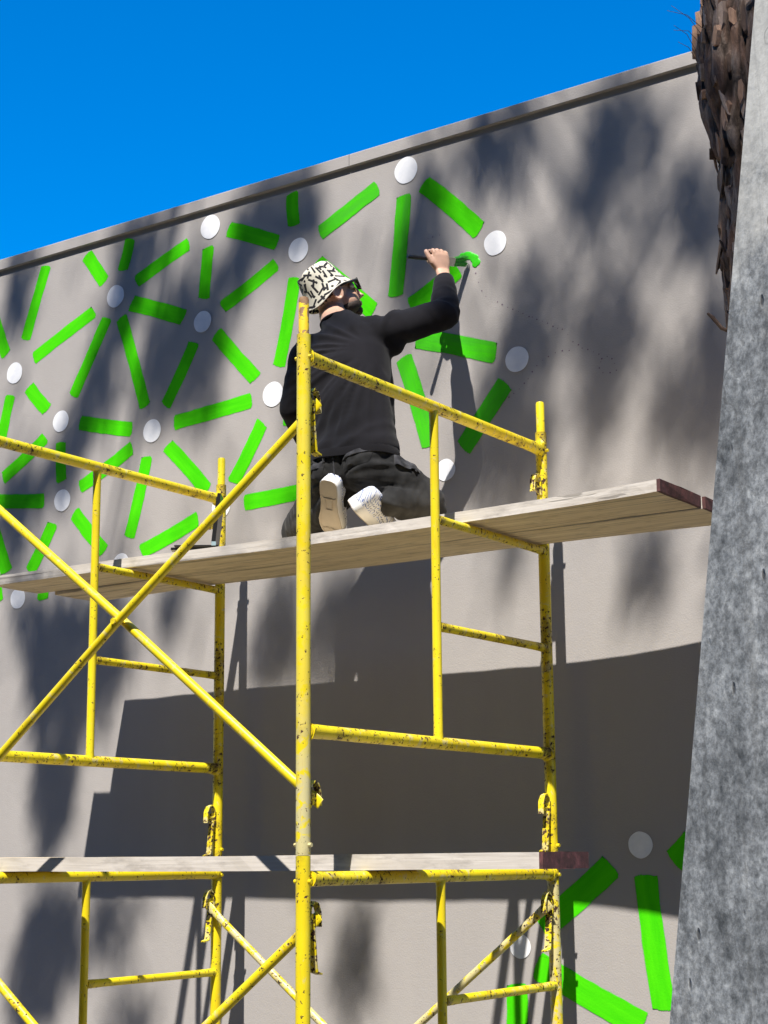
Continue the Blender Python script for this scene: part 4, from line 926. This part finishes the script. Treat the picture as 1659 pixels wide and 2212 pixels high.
for v in hair.data.vertices:
    q = v.co + origin(hair) - HC
    if q.dot(UH) < -.022 or (q.dot(FH) > .0 and q.dot(UH) < .06): v.co -= (v.co + origin(hair) - HC)*.10
m = MB(); m.ball(hp(0, .044, -.072), (.0548, .0525, .036), 18, AXH); m.ball(hp(0, .070, -.096), (.0268, .0246, .0220), 12, AXH)
beard = m.build('beard', HAIR, man)
for s in (-1, 1):
    m = MB(); m.ball(hp(s*.031, .080, .004), .0115, 12); m.build('eye', WHITER, man)
m = MB()
for s in (-1, 1): m.tube([hp(s*.080, -.012, .008), hp(s*.081, .05, .012), hp(s*.074, .092, .012)], [.0042, .005, .006], 8)
m.tube([hp(-.012, .118, .008), hp(0, .122, .012), hp(.012, .118, .008)], .004, 8)
gl = m.build('sunglasses', BLACK, man)
for s in (-1, 1):
    m = MB(); m.rings([[hp(s*(.041+a*.033), .112 - .018*abs(a*.8+.2)*s*s*.9 + off, .002+b_*.024) for a, b_ in ((-1, .9), (-.3, 1.05), (.5, 1.0), (1, .75), (1, -.3), (.6, -.95), (-.2, -1.05), (-.85, -.7))] for off in (0, .003)]); m.build('lens', LENS, gl)

# ------------------------------------------------------------------ paint brush
br = thing('paint_brush', 'flat paint brush with a black handle loaded with green paint, held to the wall', 'paint brush', tuple(BH))
m = MB(); m.tube([BH, BH+BD*.004, BH+BD*.03, BH+BD*.10, BH+BD*.16, BH+BD*.19, BH+BD*.212], [.007, .0092, .0092, .0078, .0095, .0125, .0125], 14); m.build('handle', BLACK, br)
fw = nz(UPH*.85 + NB*.5)
fr_ = fw.cross(BD)
m = MB(); m.rings([[BH+BD*d + fw*a*.016*s1 + fr_*.0085*s2 for s1, s2 in ((1, 1), (-1, 1), (-1, -1), (1, -1))] for d, a in ((.208, 1.0), (.216, 1.12), (.250, 1.15))]); m.build('ferrule', STEEL, br)
m = MB(); rr = random.Random(3)
for k in range(90):
    a, c = rr.uniform(-1, 1), rr.uniform(-1, 1); s_ = BH+BD*.246 + fw*a*.017 + fr_*c*.007; e = s_ + BD*rr.uniform(.062, .076) + fw*(a*.006+.010) + fr_*c*.003
    m.tube([s_, (s_+e)/2 + fw*.002, e], [.0022, .0022, .001], 5)
m.build('bristles', BRISTLE, br)
for o in list(bpy.data.objects):
    if o.name.startswith('bristles'): o['kind'] = 'stuff'
